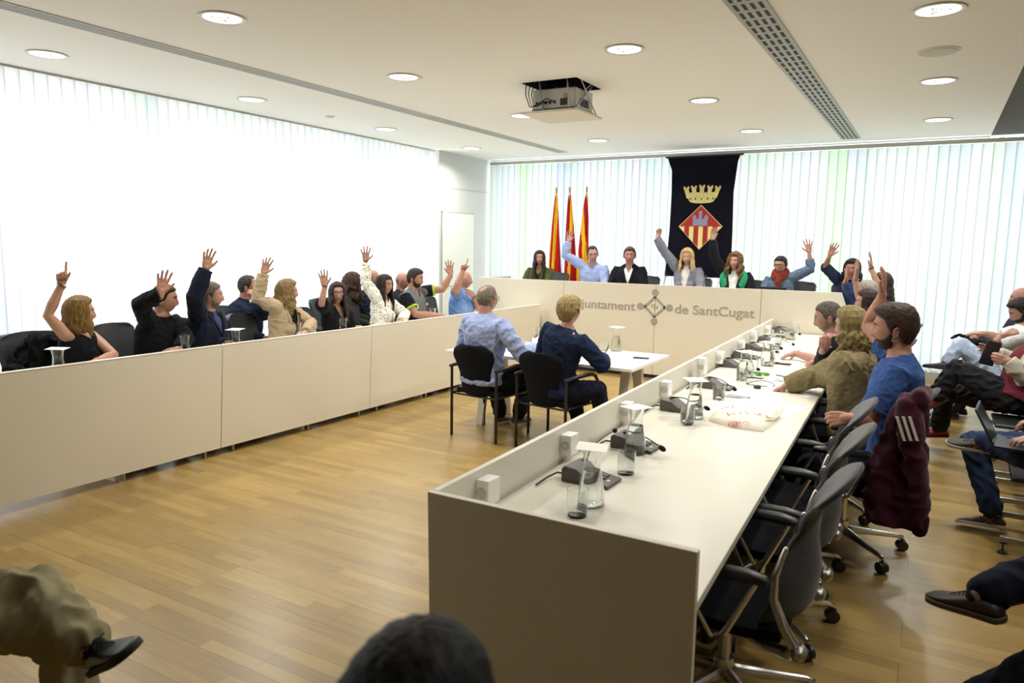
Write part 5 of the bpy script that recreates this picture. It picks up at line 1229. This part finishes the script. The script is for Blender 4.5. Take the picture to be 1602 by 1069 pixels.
person('man in a black sweater with raised open hand, leaning forward', at(258, 468, X=-5.58), 20, 42, hpitch=-4, build_=1.15, lean=.14, arms=(dict(up=1, e=(219, 477), w=(252, 459), t=(258, 421), hp='open', n=(1, -.4, 0)), dict(E=W_(292, 530, X=XT-.1), W=W_(280, 546, X=XT), d=(0, -1, 0), n=(0, 0, -1), hp='relax')),
       skinc='C49172', hair=dict(c='2B231D', t=.011, seed=9), top=dict(c='15161A', fit=.018, wr=.006), extras=lambda B, r, o: cuff(B, 0, r, o, 'D8C8D8'), group=GL)
person('man in a navy jacket with black glasses and arm stretched straight up', at(330, 463, X=-5.58), 25, 50, build_=1.05, lean=.1, arms=(dict(up=1, e=(305, 463), w=(322, 422), t=(327, 391), hp='open', n=(1, -.2, 0)), dict(W=W_(352, 540, X=XT-.05))),
       skinc='BE8E70', hair=dict(c='5E554A', t=.013, seed=4), beard=dict(c='6A5F55', t=.003), glasses=dict(), top=dict(c='3A4468', collar=True, sl=(0, 0), wr=.003), jacket=dict(c='1B1F2E', v=.34, vw=.09, wr=.006), extras=lambda B, r, o: (cuff(B, 0, r, o, '8A94B8'), bangle(B, 0, '5A3A2A', .031, -.005)), group=GL)
def ex(B, root, org): cuff(B, 1, root, org, '3A2E22'); mb = MB(); mb.tube([torso_pt(B, np.array(.93-.0*0-abs(a)*-.002+(-.07 if abs(a) < 4 else 0)), a, .02) for a in np.linspace(-38, 38, 15)], .002, 6); build('necklace', mb, M_bronze, root, org)
person('blond woman in a beige jacket over a black top, arm raised', at(450, 457, X=-5.58), 20, 44, sex='f', lean=.06, sl=-.04, arms=(dict(up=1, e=(403, 468), w=(413, 424), t=(422, 396), hp='open', n=(1, -.5, 0)), dict(E=W_(487, 508, X=XT-.12), W=W_(478, 520, X=XT), d=(.3, -1, 0), n=(0, 0, -1), hp='relax')),
       skinc='C9987A', hair=dict(c='7A6440', len=.17, t=.024, n=30, r=.019, seed=5, wave=.01, fwd=.0), top=dict(c='15151A', sl=(0, 0), v=.2, vw=.07, bust=1), jacket=dict(c='A8957A', v=.62, vw=.10, wr=.008, bust=1, fit=.012), extras=ex, group=GL)
person('woman in black with long dark hair and purple glasses, small hand wave', at(528, 459, X=-5.55), 0, -38, hpitch=3, sex='f', lean=.04, arms=(dict(up=1, e=(503, 476), w=(508, 448), t=(505, 425), hp='open', n=(.7, -.7, 0), eb=-1), dict(W=W_(560, 513, X=XT), n=(0, 0, -1), hp='relax')),
       skinc='C08F70', hair=dict(c='2E211B', len=.27, t=.018, n=34, r=.019, seed=6, fwd=.02, a0=52), glasses=dict(c='5A4A8A', h=.021, w=.028, t=.0026), top=dict(c='1A1B20', sl=(.95, 2), v=.3, vw=.06, bust=1, fit=.02), extras=lambda B, r, o: bangle(B, 0, '2A2020', .028, .0), group=GL)
person('woman in a white polka dot blouse with her arm fully stretched up', at(602, 446, X=-5.55), 15, 2, sex='f', lean=.03, sl=-.05, arms=(dict(up=1, e=(572, 441), w=(572, 409), t=(572, 370), hp='wide', n=(.7, -.8, 0)), dict(E=W_(634, 492, X=XT-.14), W=W_(628, 502, X=XT), d=(.2, -1, -.1), n=(0, 0, -1), hp='relax')),
       skinc='B98668', hair=dict(c='2A201C', len=.26, t=.018, n=34, r=.018, seed=7, fwd=.0, a0=60), top=dict(c=dots('E2DED4', '22222E', 30, .23), sl=(1.9, 2), v=.14, vw=.06, bust=1, fit=.022, wr=.008), extras=lambda B, r, o: bangle(B, 0, '6A4030', .029, -.005), group=GL)
def polo(B, v, x, y, C):
    k = np.where((np.abs(x) > .135+.02*np.sin(v*9)), 1, 0)
    for q in (0, 1):
        S, E, W, *_ = B.arm[q]; a = nrm(E-S); L = np.linalg.norm(E-S)*.62; t = (C-S)@a; d = np.linalg.norm(C-S-t[:, None]*a, axis=1); k = np.where((np.abs(t-L) < .012) & (d < .1), 2, k)
    return k
def ex(B, root, org):
    mb = MB(); p = torso_pt(B, np.array(.74), -32, .022); mb.cbox(p, (.02, .003, .012), ax=(B.r, B.f, B.u)); p = torso_pt(B, np.array(.70), 32, .022); mb.cbox(p, (.016, .003, .016), ax=(B.r, B.f, B.u)); build('chest_badge', mb, cloth('D8D8D8'), root, org)
person('bearded man in a grey and black polo shirt waving his far hand', at(650, 436, X=-5.55), 10, 14, hpitch=-8, build_=1.18, lean=.08, sl=0, arms=(dict(E=W_(650, 492, X=XT-.12), W=W_(690, 494, X=XT), d=(.1, 1, -.05), n=(0, 0, -1), hp='relax'), dict(up=1, e=(696, 452), w=(705, 430), t=(702, 406), hp='open', n=(.9, -.6, 0), eb=1)),
       skinc='BE8A6C', hair=dict(c='2E241E', t=.016, seed=8, quiff=.006), beard=dict(c='2E231C', t=.009), top=dict(c='6C6C6E', c2=['1C1D21', 'A6D03A'], c2fn=polo, sl=(.66, .66), collar='6C6C6E', v=.13, vw=.04, wr=.005), extras=ex, group=GL)
person('bald man in a blue short sleeved shirt pointing up, hand on chest', at(727, 438, X=-5.50), 15, 24, build_=1.18, lean=.04, arms=(dict(up=1, e=(712, 455), w=(724, 425), t=(728, 404), hp='point', n=(.8, -.4, 0), eb=-1), dict(e=(748, 482), w=(741, 462), t=(733, 457), hp='relax', n=(-1, .2, 0), eb=-1, wb=-1)),
       skinc='C58F72', hair=dict(c='9A948C', st='fringe', t=.007, seed=2), top=dict(c='6C8FCB', sl=(.62, .62), collar=True, v=.06, vw=.05, fit=.02, wr=.006, belly=1.1), extras=lambda B, r, o: bangle(B, 1, '17171A', .031, .012, .006, 0, 'watch'), group=GL)
# --- left, second row
GB = 'people of the second row by the left window'
person('man in a dark navy suit sitting behind with his hand at his face', at(388, 449, X=-6.35), 20, 45, build_=1.12, lean=.05, arms=(None, dict(E=W_(412, 492, X=-6.02), W=W_(399, 470, X=-6.08), d=(-.2, -.2, 1), n=(-1, -.3, 0), hp='curl')), skinc='B07A60', hair=dict(c='2A2320', t=.010, line='recede', seed=11), top=dict(c='E6E8EC', collar=True, sl=(0, 0)), jacket=dict(c='1F2536', v=.3, vw=.07), group=GB)
person('person with long curly brown hair hidden behind the bench, looking down', at(551, 443, X=-6.3), 30, 75, hpitch=-12, sex='f', lean=.05, skinc='B98668', hair=dict(c='3A281E', len=.22, t=.03, n=36, r=.022, seed=12, curly=1, wave=.02, a0=45), top=dict(c='2A3428'), group=GB)
person('balding man half hidden by the raised polka dot sleeve', at(583, 436, X=-6.4), 10, 20, lean=.03, skinc='B98468', hair=dict(c='7A746C', st='fringe', t=.007, seed=13), top=dict(c='232838'), group=GB)
person('bald man with glasses and black shirt seen beyond the polka dot blouse', at(630, 440, X=-6.35), 10, 22, hpitch=-10, build_=1.05, lean=.05, skinc='B98468', hair=dict(c='6A645C', st='fringe', t=.004, seed=14, crown=.03), glasses=dict(t=.0016), top=dict(c='26272A', collar=True), group=GB)

# --- dais
GD = 'people on the dais'; FD = .3; YH = 10.0
def dp(x, y): return at(x, y, Y=YH)
def armD(): return dict(W=None)
def deskarm(x, z=1.09, d=(0, -1, 0)): return dict(W=A([x, YD+.45, z]), n=(0, 0, -1), d=d, hp='relax')
person('woman with long dark hair in an olive green jacket on the dais', dp(844, 404), 280, 296, sex='f', floor=FD, lean=.05, arms=(deskarm(-5.45), deskarm(-5.2)), skinc='BE8E74', hair=dict(c='2B1D18', len=.30, t=.016, n=34, r=.017, seed=21, a0=50, fwd=.03), top=dict(c='2A2A24', sl=(0, 0), v=.2), jacket=dict(c='4A5030', v=.5, vw=.06, fit=.006), group=GD)
person('man in a pale blue shirt on the dais with raised bent arm, looking down', dp(927, 398), 285, 300, hpitch=-12, hroll=-6, floor=FD, lean=.08, arms=(dict(up=1, e=(881, 397), w=(889, 379), t=(894, 358), hp='open', n=(0, -1, 0), eb=-1), deskarm(-4.15)), skinc='C0907A', hair=dict(c='2E2824', t=.011, line='recede', seed=22), top=dict(c='8E9CC6', collar=True, v=.1, vw=.05, wr=.007, fit=.018), group=GD)
person('man in a black jacket and open white shirt on the dais, arms down', dp(985, 400), 283, 290, floor=FD, lean=.05, build_=1.05, arms=(deskarm(-3.95), deskarm(-3.6)), skinc='B8826A', hair=dict(c='4A382C', t=.016, seed=23, quiff=.004), top=dict(c='E8E6E4', collar=True, sl=(0, 0), v=.16, vw=.05), jacket=dict(c='1B1B20', v=.42, vw=.075), group=GD)
person('blond woman in a grey tweed jacket on the dais, arm raised high', dp(1075, 402), 272, 276, hpitch=-6, sex='f', floor=FD, lean=.04, arms=(dict(up=1, e=(1040, 395), w=(1028, 373), t=(1035, 352), hp='relax', n=(0, -1, .3), eb=0), deskarm(-2.75)), skinc='CFA086', hair=dict(c='B39664', len=.16, t=.018, n=30, r=.017, seed=24, a0=52), top=dict(c='DAD6D2', sl=(0, 0), bust=1), jacket=dict(c=tweed('5E6172', 'A2A2AE'), v=.55, vw=.08, wr=.005, bust=1), group=GD)
def ex(B, r, o):
    bangle(B, 0, '2A2A2A', .028, .0, .003); bangle(B, 0, '3A1A2A', .033, .075, .004)
    mb = MB()
    for sg in (-1, 1):
        vs = np.linspace(1.0, .52, 9); P = torso_pt(B, vs, np.linspace(34, 9, 9)*sg, .026); mb.sheet(np.stack([P, P+B.r*sg*.05+B.f*.01, P+B.r*sg*.09-B.f*.012], 1), .01)
    build('green_scarf', mb, cloth('2C8A62'), r, o)
person('curly haired woman with a green scarf and black cardigan on the dais', dp(1150, 409), 275, 268, hpitch=2, hroll=4, sex='f', build_=1.1, floor=FD, lean=.05, arms=(dict(up=1, e=(1118, 404), w=(1115, 376), t=(1118, 351), hp='flat', n=(.3, -1, 0)), deskarm(-2.05)), skinc='C49276', hair=dict(c='6A4A30', len=.20, t=.024, n=36, r=.021, seed=25, curly=1, wave=.02, a0=55), top=dict(c='DADAD4', sl=(0, 0), bust=1.1), jacket=dict(c='1A1B1F', v=.6, vw=.09, bust=1.1), extras=ex, group=GD)
person('short haired person with glasses and rust red scarf on the dais', dp(1221, 415), 265, 258, hpitch=-8, sex='f', floor=FD, lean=.06, sl=.02, arms=(deskarm(-1.85), dict(up=1, e=(1268, 421), w=(1266, 395), t=(1264, 376), hp='wide', n=(0, -1, 0))), skinc='C08C70', hair=dict(c='201A18', t=.013, line='short', seed=26), glasses=dict(c='1C1C20'), top=dict(c='5C6C84', sl=(1.5, 1.6), fit=.02, wr=.007), extras=lambda B, r, o: scarf(B, r, o, '7E3A30'), group=GD)
person('woman with curly black hair in a navy top at the right of the dais', dp(1333, 421), 262, 262, sex='f', floor=FD, lean=.05, arms=(dict(up=1, e=(1291, 418), w=(1298, 400), t=(1307, 380), hp='open', n=(.2, -1, 0)), deskarm(-.75)), skinc='B98468', hair=dict(c='1B1819', len=.18, t=.022, n=34, r=.02, seed=27, curly=1, wave=.018), top=dict(c='232B42', sl=(1.05, 2), fit=.022, wr=.006), group=GD)

# --- right desk
GR = 'people along the right desk'
person('long haired person with a black wristband and raised hand behind the grey haired man', at(1380, 444, Y=8.5), 175, 140, sex='f', lean=.02, arms=(dict(up=1, e=(1376, 452), w=(1363, 420), t=(1363, 388), hp='open', n=(-1, 0, 0)), dict(W=A([-.75, 8.3, .78]), n=(0, 0, -1))), skinc='C59A78', hair=dict(c='33261E', len=.17, t=.016, n=30, r=.016, seed=31, wave=.008), top=dict(c='3A3F4A', sl=(.9, .9)), extras=lambda B, r, o: bangle(B, 0, '17171A', .028, .0, .004, 0, 'wristband'), group=GR)
person('grey haired man in a navy sleeve whose raised hand has spread fingers', at(1356, 458, Y=7.8), 180, 178, lean=.05, arms=(dict(up=1, e=(1342, 470), w=(1322, 445), t=(1329, 410), hp='wide', n=(-1, -.3, 0)), dict(W=A([-.85, 7.6, .78]), n=(0, 0, -1))), skinc='B9876C', hair=dict(c='8F8A80', t=.010, line='recede', seed=32), top=dict(c='333B5E', wr=.006), extras=lambda B, r, o: (cuff(B, 0, r, o, 'D6D8DE'), bangle(B, 0, '1A1A1A', .03, -.01, .005, 0, 'watch')), group=GR)
person('dark haired woman in glasses with bare raised forearm at the right desk', at(1357, 474, Y=7.0), 180, 186, sex='f', lean=.05, arms=(dict(up=1, e=(1345, 466), w=(1338, 437), t=(1345, 404), hp='flat', n=(-1, -.4, 0)), dict(W=A([-.85, 6.7, .78]), n=(0, 0, -1))), skinc='BE8C72', hair=dict(c='30211C', len=.20, t=.016, n=30, r=.017, seed=33, a0=70), glasses=dict(), top=dict(c='30343E', sl=(.8, .8)), extras=lambda B, r, o: bangle(B, 0, 'C0C0C0', .028, .01, .002, 1), group=GR)
person('man in a black t-shirt with glasses, resting his chin and pointing at a phone', at(1296, 497, Y=5.95), 182, 184, hpitch=-14, lean=.30, hipz=.52, P=A([-.52, 5.97, .54]), arms=(dict(E=at(1285, 566, Z=.79), W=at(1244, 553, Z=.80), t=(1213, 560), hp='relax', n=(0, 0, -1), tb=-1), dict(E=at(1282, 577, Z=.78), W=at(1289, 544, Y=5.7), t=(1292, 527), hp='curl', n=(0, .4, 1))),
       skinc='B98870', hair=dict(c='4B453F', t=.009, seed=34), beard=dict(c='7A706A', t=.002), glasses=dict(t=.0014, c='8A8A8A', h=.014), top=dict(c='17181B', sl=(.7, .7)), group=GR)
def ex(B, root, org):
    T = lambda x, y, z: A([x, y, z])*B.hs@B.HF+B.H; mb = MB()
    for a in range(7): t = a/6*math.pi-1.57; mb.ell(T(.012*math.cos(a*2.1), -.128, -.006+.02*math.sin(a*1.7)), (.016, .012, .018))
    remesh('hair_clip', mb, .004, 0, 0, org, disp=wob(3, .015, .004, True), mats=mat('1C1A22', rough=.5), parent=root)
    # loose cardigan tail hanging down her near side
    P = [torso_pt(B, np.array(v), -100+30*j, .05+.02*math.sin(j*2)) for v in (0, 1) for j in (0, 1)]
person('woman with half tied dark blond hair in a loose olive cardigan', at(1330, 509, Y=5.25), 178, 160, hpitch=-6, sex='f', s=.97, build_=1.05, P=A([-.41, 5.27, .56]), arms=(dict(W=A([-.85, 5.4, .78]), n=(0, 0, -1)), dict(W=at(1274, 600, Z=.785), h=(.2, -.8, -.8), d=(-1, .2, -.05), n=(0, 0, -1), hp='relax')),
       skinc='C8987C', hair=dict(c='75663F', len=.145, t=.022, n=34, r=.020, seed=35, wave=.014, a0=84, line='woman', rough=.003), glasses=dict(t=.0016), top=dict(c='7C7052', fit=.032, off=.03, wr=.009, hem=-.16, bust=1, sl=(2, 1.85)), extras=ex, group=GR, vox=.005)
def ex(B, root, org):
    mb = MB(); c = A([-.081, -.004, -.052])*B.hs@B.HF+B.H if False else A([.0, 0, 0]); p = (A([-.0835, -.006, -.050])*B.hs)@B.HF+B.H
    mb.tube([p+(B.HF[1]*math.cos(a)+B.HF[2]*math.sin(a))*.0105 for a in np.linspace(-2.6, 2.2, 16)], .0026, 8); build('earring', mb, mat('DADADA', rough=.2, metal=1), root, org)
person('brown haired man with a beard and hoop earring in a heather blue t-shirt', at(1398, 514, Y=4.55), 184, 182, hpitch=-3, hsc=1.06, build_=1.04, P=A([-.12, 4.57, .55]), arms=(dict(up=1, e=(1358, 510), w=(1379, 466), t=(1388, 427), hp='tilt', n=(-1, 0, .2), eb=1), dict(e=(1357, 664), w=(1326, 655), d=(-1, .1, -.2), hp='curl', n=(0, .9, -.4), eb=-1)),
       skinc='C78F70', hair=dict(c='382820', t=.020, seed=36, line='short', quiff=.010, rough=.0018, vol=.7, back=.3), beard=dict(c='3A261C', t=.008), top=dict(c='3F5A94', sl=(.45, .8), fit=.022, wr=.008, v=.07, vw=.11, mk=dict(var=.18, vscale=60)), bottom=('20232E',), extras=ex, group=GR, vox=.0042)

# --- small table in the middle
person('man in a light blue shirt with thinning grey hair and glasses, seen from behind', at(763, 468, Y=5.54), 84, 70, build_=1.1, lean=.02, P=A([-3.47, 5.51, .54]), arms=(dict(E=W_(816, 556, Z=.79), W=W_(842, 545, Z=.775), n=(0, 0, -1)), dict(W=A([-3.62, 5.78, .78]), n=(0, 0, -1))),
       skinc='C08C70', hair=dict(c='6E675C', t=.009, line='recede', seed=41, bald=.05), beard=dict(c='A8A098', t=.002), glasses=dict(c='202020'), top=dict(c='95A3CB', collar=True, fit=.022, wr=.009, hem=-.06, belly=1), bottom=('20222E',), shoes=dict(c='5A4C40', sole='C8C0B0', r=.8),
       legspec=((W_(826, 588, Z=.55), W_(811, 652, Z=.09), (.3, 1, 0)), (A([-3.58, 5.86, .55]), W_(783, 650, Z=.09), (.25, 1, 0))), group='pair at the small table', vox=.0045)
def ex(B, root, org): pass
Bc = person('woman with short blond hair in a navy shirt writing at the small table', at(892, 487, Y=5.52), 78, 74, sex='f', s=.96, build_=1.1, lean=.04, P=A([-2.75, 5.48, .55]), arms=(dict(E=W_(943, 573, Z=.76), W=W_(943, 560, Z=.79), d=(-.2, 1, -.2), n=(-.6, 0, -1), hp='curl'), dict(W=A([-2.85, 5.82, .78]), n=(0, 0, -1))),
       skinc='CC9C82', hair=dict(c='8C7850', t=.026, line='short', seed=42, rough=.003, vol=.6, back=.35), top=dict(c='1E2740', fit=.022, wr=.006, hem=-.1), bottom=('191C2A', .003), legspec=((W_(935, 610, Z=.56), A([-2.42, 5.9, .09]), (.1, 1, 0)), (A([-2.78, 5.88, .55]), A([-2.68, 5.92, .09]), (0, 1, 0))), group='pair at the small table', vox=.0045)
pw = Bc.arm[0][2]; pen(pw+A([.0, .07, .05]), 60, '232A5A', 'blue pen held by the woman at the small table', L=.06, tilt=62)

def sleeves(B, v, x, y, C):
    k = np.zeros(len(C), bool)
    for q in (0, 1):
        S, E, W, *_ = B.arm[q]
        for a, b, lo in ((S, E, .22), (E, W, 0)):
            t = np.clip((C-a)@(b-a)/((b-a)@(b-a)), 0, 1); k |= (np.linalg.norm(C-a-t[:, None]*(b-a), axis=1) < .09) & (t > lo)
    return k
# --- audience on the right
GA = 'seated audience on the right'
person('bald person at the far end of the audience, mostly hidden', at(1598, 468, Y=8.95), 180, 178, lean=-.1, skinc='C08A70', hair=dict(c='5A5048', st='fringe', t=.003, crown=.03, seed=51), top=dict(c='2A2C34'), group=GA)
J1 = 'A9B8D2'
person('bearded man in a white t-shirt and light jeans with crossed legs', at(1598, 487, Y=8.2), 182, 188, hpitch=-28, lean=-.10, P=at(1572, 560, Y=8.2)*A([1, 1, 0])+A([0, 0, .56]), arms=(dict(E=at(1560, 528, Y=8.35), W=at(1538, 522, Y=8.3), d=(-1, 0, 0), hp='relax', n=(0, .2, -1)), dict(E=at(1553, 541, Y=8.0), W=at(1574, 523, Y=7.98), d=(.8, .2, .4), n=(.4, .6, -.4), hp='curl')),
       skinc='BE8C72', hair=dict(c='1E1A18', t=.016, seed=52, quiff=.006), beard=dict(c='221C1A', t=.012), top=dict(c='DCDDE0', sl=(.75, .75), wr=.006), bottom=(J1, .006), shoes=dict(c='4A4C50', sole='1C1C1E', r=.8),
       legspec=((at(1520, 566, Y=8.3), A([.12, 8.25, .09]), (-1, 0, 0)), (at(1503, 541, Y=8.1), at(1482, 566, Y=8.05), (-1, -.1, .05))), group=GA)
person('man in a maroon shirt and dark trousers holding a tablet, crossed legs, red shoes', at(1628, 512, Y=7.05), 182, 190, hpitch=-25, lean=-.05, build_=1.1, P=at(1584, 606, Y=6.95)*A([1, 1, 0])+A([0, 0, .60]), arms=(dict(E=at(1590, 570, Y=7.2), W=at(1562, 552, Y=7.15), d=(-1, .0, .2), hp='relax', n=(0, -1, 0)), dict(E=at(1600, 590, Y=6.75), W=at(1578, 565, Y=6.75), d=(-1, .1, .1), hp='curl', n=(0, 1, 0))),
       skinc='C08C72', hair=dict(c='3A302A', t=.012, seed=53), top=dict(c='6A2A38', wr=.006, c2=['B4B0A2'], c2fn=sleeves, fit=.022), bottom=('26272C', .009), shoes=dict(c='8E1F26', sole='3A1A1A', r=.6),
       legspec=((at(1479, 612, Y=7.25), at(1470, 670, Y=7.35), (-1, 0, -.1)), (at(1497, 578, Y=6.95), at(1463, 620, Y=6.95), (-.9, 0, -.6))), group=GA)
tp = at(1549, 553, Y=6.98); root = empty('tablet', tp, label='black cased tablet held by the man in the maroon shirt', cat='tablet'); mb = MB(); mb.cbox((0, 0, 0), (.055, .008, .10), ax=nrm_rows(A([[1, .4, -.25], [-.4, 1, 0], [.25, 0, 1.]]))); build('case', mb, M_blackp, root, bevel=.004)
mb = MB(); mb.cbox((.0, -.0095, .03), (.03, .001, .012), ax=nrm_rows(A([[1, .4, -.25], [-.4, 1, 0], [.25, 0, 1.]]))); build('sticker', mb, M_paper, root)
jk = at(1520, 534, Y=8.25); root = empty('camera_bag', jk, label='small black strapped bag on the lap of the white shirted man', cat='bag'); mb = MB(); mb.tube([at(1489, 529, Y=8.3), at(1500, 524, Y=8.3), at(1513, 529, Y=8.25), at(1522, 536, Y=8.2)], [.012, .018, .018, .03], 12); mb.ell(at(1526, 537, Y=8.15), (.07, .05, .045)); remesh('bag_body', mb, .008, 2, .5, jk, disp=wob(4, .06, .004, True), mats=cloth('1A1A1C'), parent=root)
hg = at(1556, 690, Z=.66); lp = hg+A([.11, -.02, 0]); laptop((lp[0], lp[1], .655), R2D(84), 'open black laptop on the lap of the person in dark jeans', 118)
A3 = person('person in dark jeans and sneakers typing on a laptop at the right edge', A([.80, 5.42, 1.24]), 182, 182, hpitch=-20, lean=.06, P=A([.74, 5.40, .56]), arms=(dict(W=lp+A([.10, .07, .06]), d=(-1, 0, -.1), n=(0, 0, -1)), dict(W=lp+A([.10, -.07, .06]), d=(-1, 0, -.1), n=(0, 0, -1))),
       skinc='C4937A', hair=dict(c='3A2C24', t=.012, seed=54), top=dict(c='3C4450'), bottom=('2A3550', .006), shoes=dict(c='3A332C', sole='B8B0A0', r=.7, stripe='A8683A', lace='2A2520'),
       legspec=((A([.30, 5.48, .52]), A([.44, 5.36, .10]), (-1, -.08, 0)), (A([.52, 4.98, .60]), at(1540, 688, Z=.60), (-1, .1, .05), (0, -.25, .95))), group=GA, vox=.0045)
person('person in dark navy trousers with a brown laced shoe, lower right corner', A([1.0, 3.05, 1.27]), 184, 184, lean=-.05, build_=1.05, P=A([.92, 3.02, .54]), arms=(dict(W=A([.62, 3.1, .74]), n=(0, 0, -1)), dict(W=A([.62, 2.95, .74]), n=(0, 0, -1))),
       skinc='C4937A', hair=dict(c='3A2C24', t=.012, seed=55), top=dict(c='2A2C38'), bottom=('171A26', .008), shoes=dict(c='2E201C', sole='4A3C26', r=.5, lace='3A2E28'),
       legspec=((A([.56, 3.12, .70]), at(1534, 930, Z=.60), at(1402, 888, Z=.555)-at(1534, 930, Z=.60), (.2, -.25, .95)), (A([.50, 2.78, .50]), at(1475, 1130, Z=.09), (-1, -.2, 0))), group=GA, vox=.0045)
# --- foreground
K1 = at(58, 925, Z=.60); An1 = pix_on((140, 1012), K1, .40, -1); K2 = at(88, 985, Z=.53); An2 = at(135, 1150, Z=.09)
person('person in beige trousers with crossed legs and a black shoe, lower left corner', A([-3.12, .72, 1.25]), 50, 50, lean=-.02, build_=1.08, P=A([-2.98, .88, .53]), arms=(dict(W=A([-2.75, .9, .72]), n=(0, 0, -1)), dict(W=A([-2.85, 1.05, .72]), n=(0, 0, -1))),
       skinc='C4937A', hair=dict(c='6A645C', t=.010, seed=56), top=dict(c='3A3A44'), bottom=('928A6C', .009), shoes=dict(c='18181B', sole='111113', r=.35, lace='222226'),
       legspec=((K1, An1, pix_on((184, 986), An1, .2, 0)-An1, (-.1, -.3, .9)), (K2, An2, (.8, .6, 0))), vox=.0045)
person('dark haired head of a person in the front row, at the bottom edge', at(653, 1152, Z=1.19), 98, 98, lean=.0, hsc=1.02, arms=(None, None), skinc='B98870', hair=dict(c='0E0B0A', t=.016, seed=57, vol=.3, rough=.0015, wl=.012), top=dict(c='22242A'), vox=.005)

# --- maroon track jacket on the chair of the man in blue
lv = [(618, 1412, 1452), (640, 1398, 1453), (665, 1385, 1453), (700, 1370, 1452), (740, 1354, 1451), (780, 1349, 1450), (822, 1355, 1448)]
root = empty('track_jacket', (.0, 4.2, .4), label='maroon track jacket with three white sleeve stripes hanging over a chair back', cat='jacket'); org = A([.0, 4.2, .4]); mb = MB(); Yj = 4.2
rings = []; an = np.linspace(0, 2*math.pi, 40, endpoint=False)
for y, x0, x1 in lv:
    a = at(x0, y, Y=Yj+.02); b = at(x1, y, Y=Yj+.02); c = (a+b)/2; w = np.linalg.norm(b-a)/2; q = (y-618)/204
    dpt = .05+.02*q; rings.append(np.stack([c[0]+w*np.cos(an), Yj+.03+dpt*np.sin(an)*(1+.15*np.cos(6*an)), np.full(40, c[2])], 1))
mb.loft(rings[::-1])
sl = [at(1420, 636, Y=Yj-.02), at(1424, 670, Y=Yj-.04), at(1430, 720, Y=Yj-.04), at(1438, 780, Y=Yj-.035), at(1439, 820, Y=Yj-.03)]
mb.tube(sl, [.055, .062, .056, .050, .040], 14)
mb.tube([at(1440, 622, Y=Yj-.02), at(1447, 618, Y=Yj+.25)], [.045, .045], 12)
remesh('jacket_cloth', mb, .007, 3, .5, org, disp=wob(21, .16, .008, True), mats=cloth('3E1528', sheen=.2), parent=root)
for i in range(3):
    sb = MB(); P = []
    for q in np.linspace(0, 1, 8):
        y = 652+38*q; x = 1404+10*i-1+q*12; d = ray((x, y)); P.append(at(x, y, Y=Yj-.105-.0*q))
    P = A(P); sb.sheet(np.stack([P-A([.007, 0, 0]), P+A([.007, 0, 0])], 1), .004); build('white_stripe', sb, cloth('E8E4E0'), root, org)
mb = MB(); mb.tube([sl[-1]+A([0, 0, .03]), sl[-1]-A([0, 0, .035])], [.043, .038], 14); build('ribbed_cuff', mb, cloth('34111F'), root, org)
# ------------------------------------------------------------------ light and output
w = bpy.data.worlds.new('world'); scene.world = w; w.use_nodes = True; bg = w.node_tree.nodes['Background']
bg.inputs[0].default_value = (.93, .97, 1, 1); bg.inputs[1].default_value = 4.7
scene.view_settings.view_transform = 'Standard'; scene.view_settings.look = 'None'; scene.view_settings.exposure = .08; scene.view_settings.gamma = 1
scene.view_settings.use_curve_mapping = False
scene.cycles.max_bounces = 10; scene.cycles.diffuse_bounces = 5; scene.cycles.transmission_bounces = 10; scene.cycles.transparent_max_bounces = 12
scene.cycles.caustics_reflective = False; scene.cycles.caustics_refractive = False; scene.cycles.blur_glossy = .5; scene.cycles.sample_clamp_indirect = 6
scene.cycles.use_denoising = True
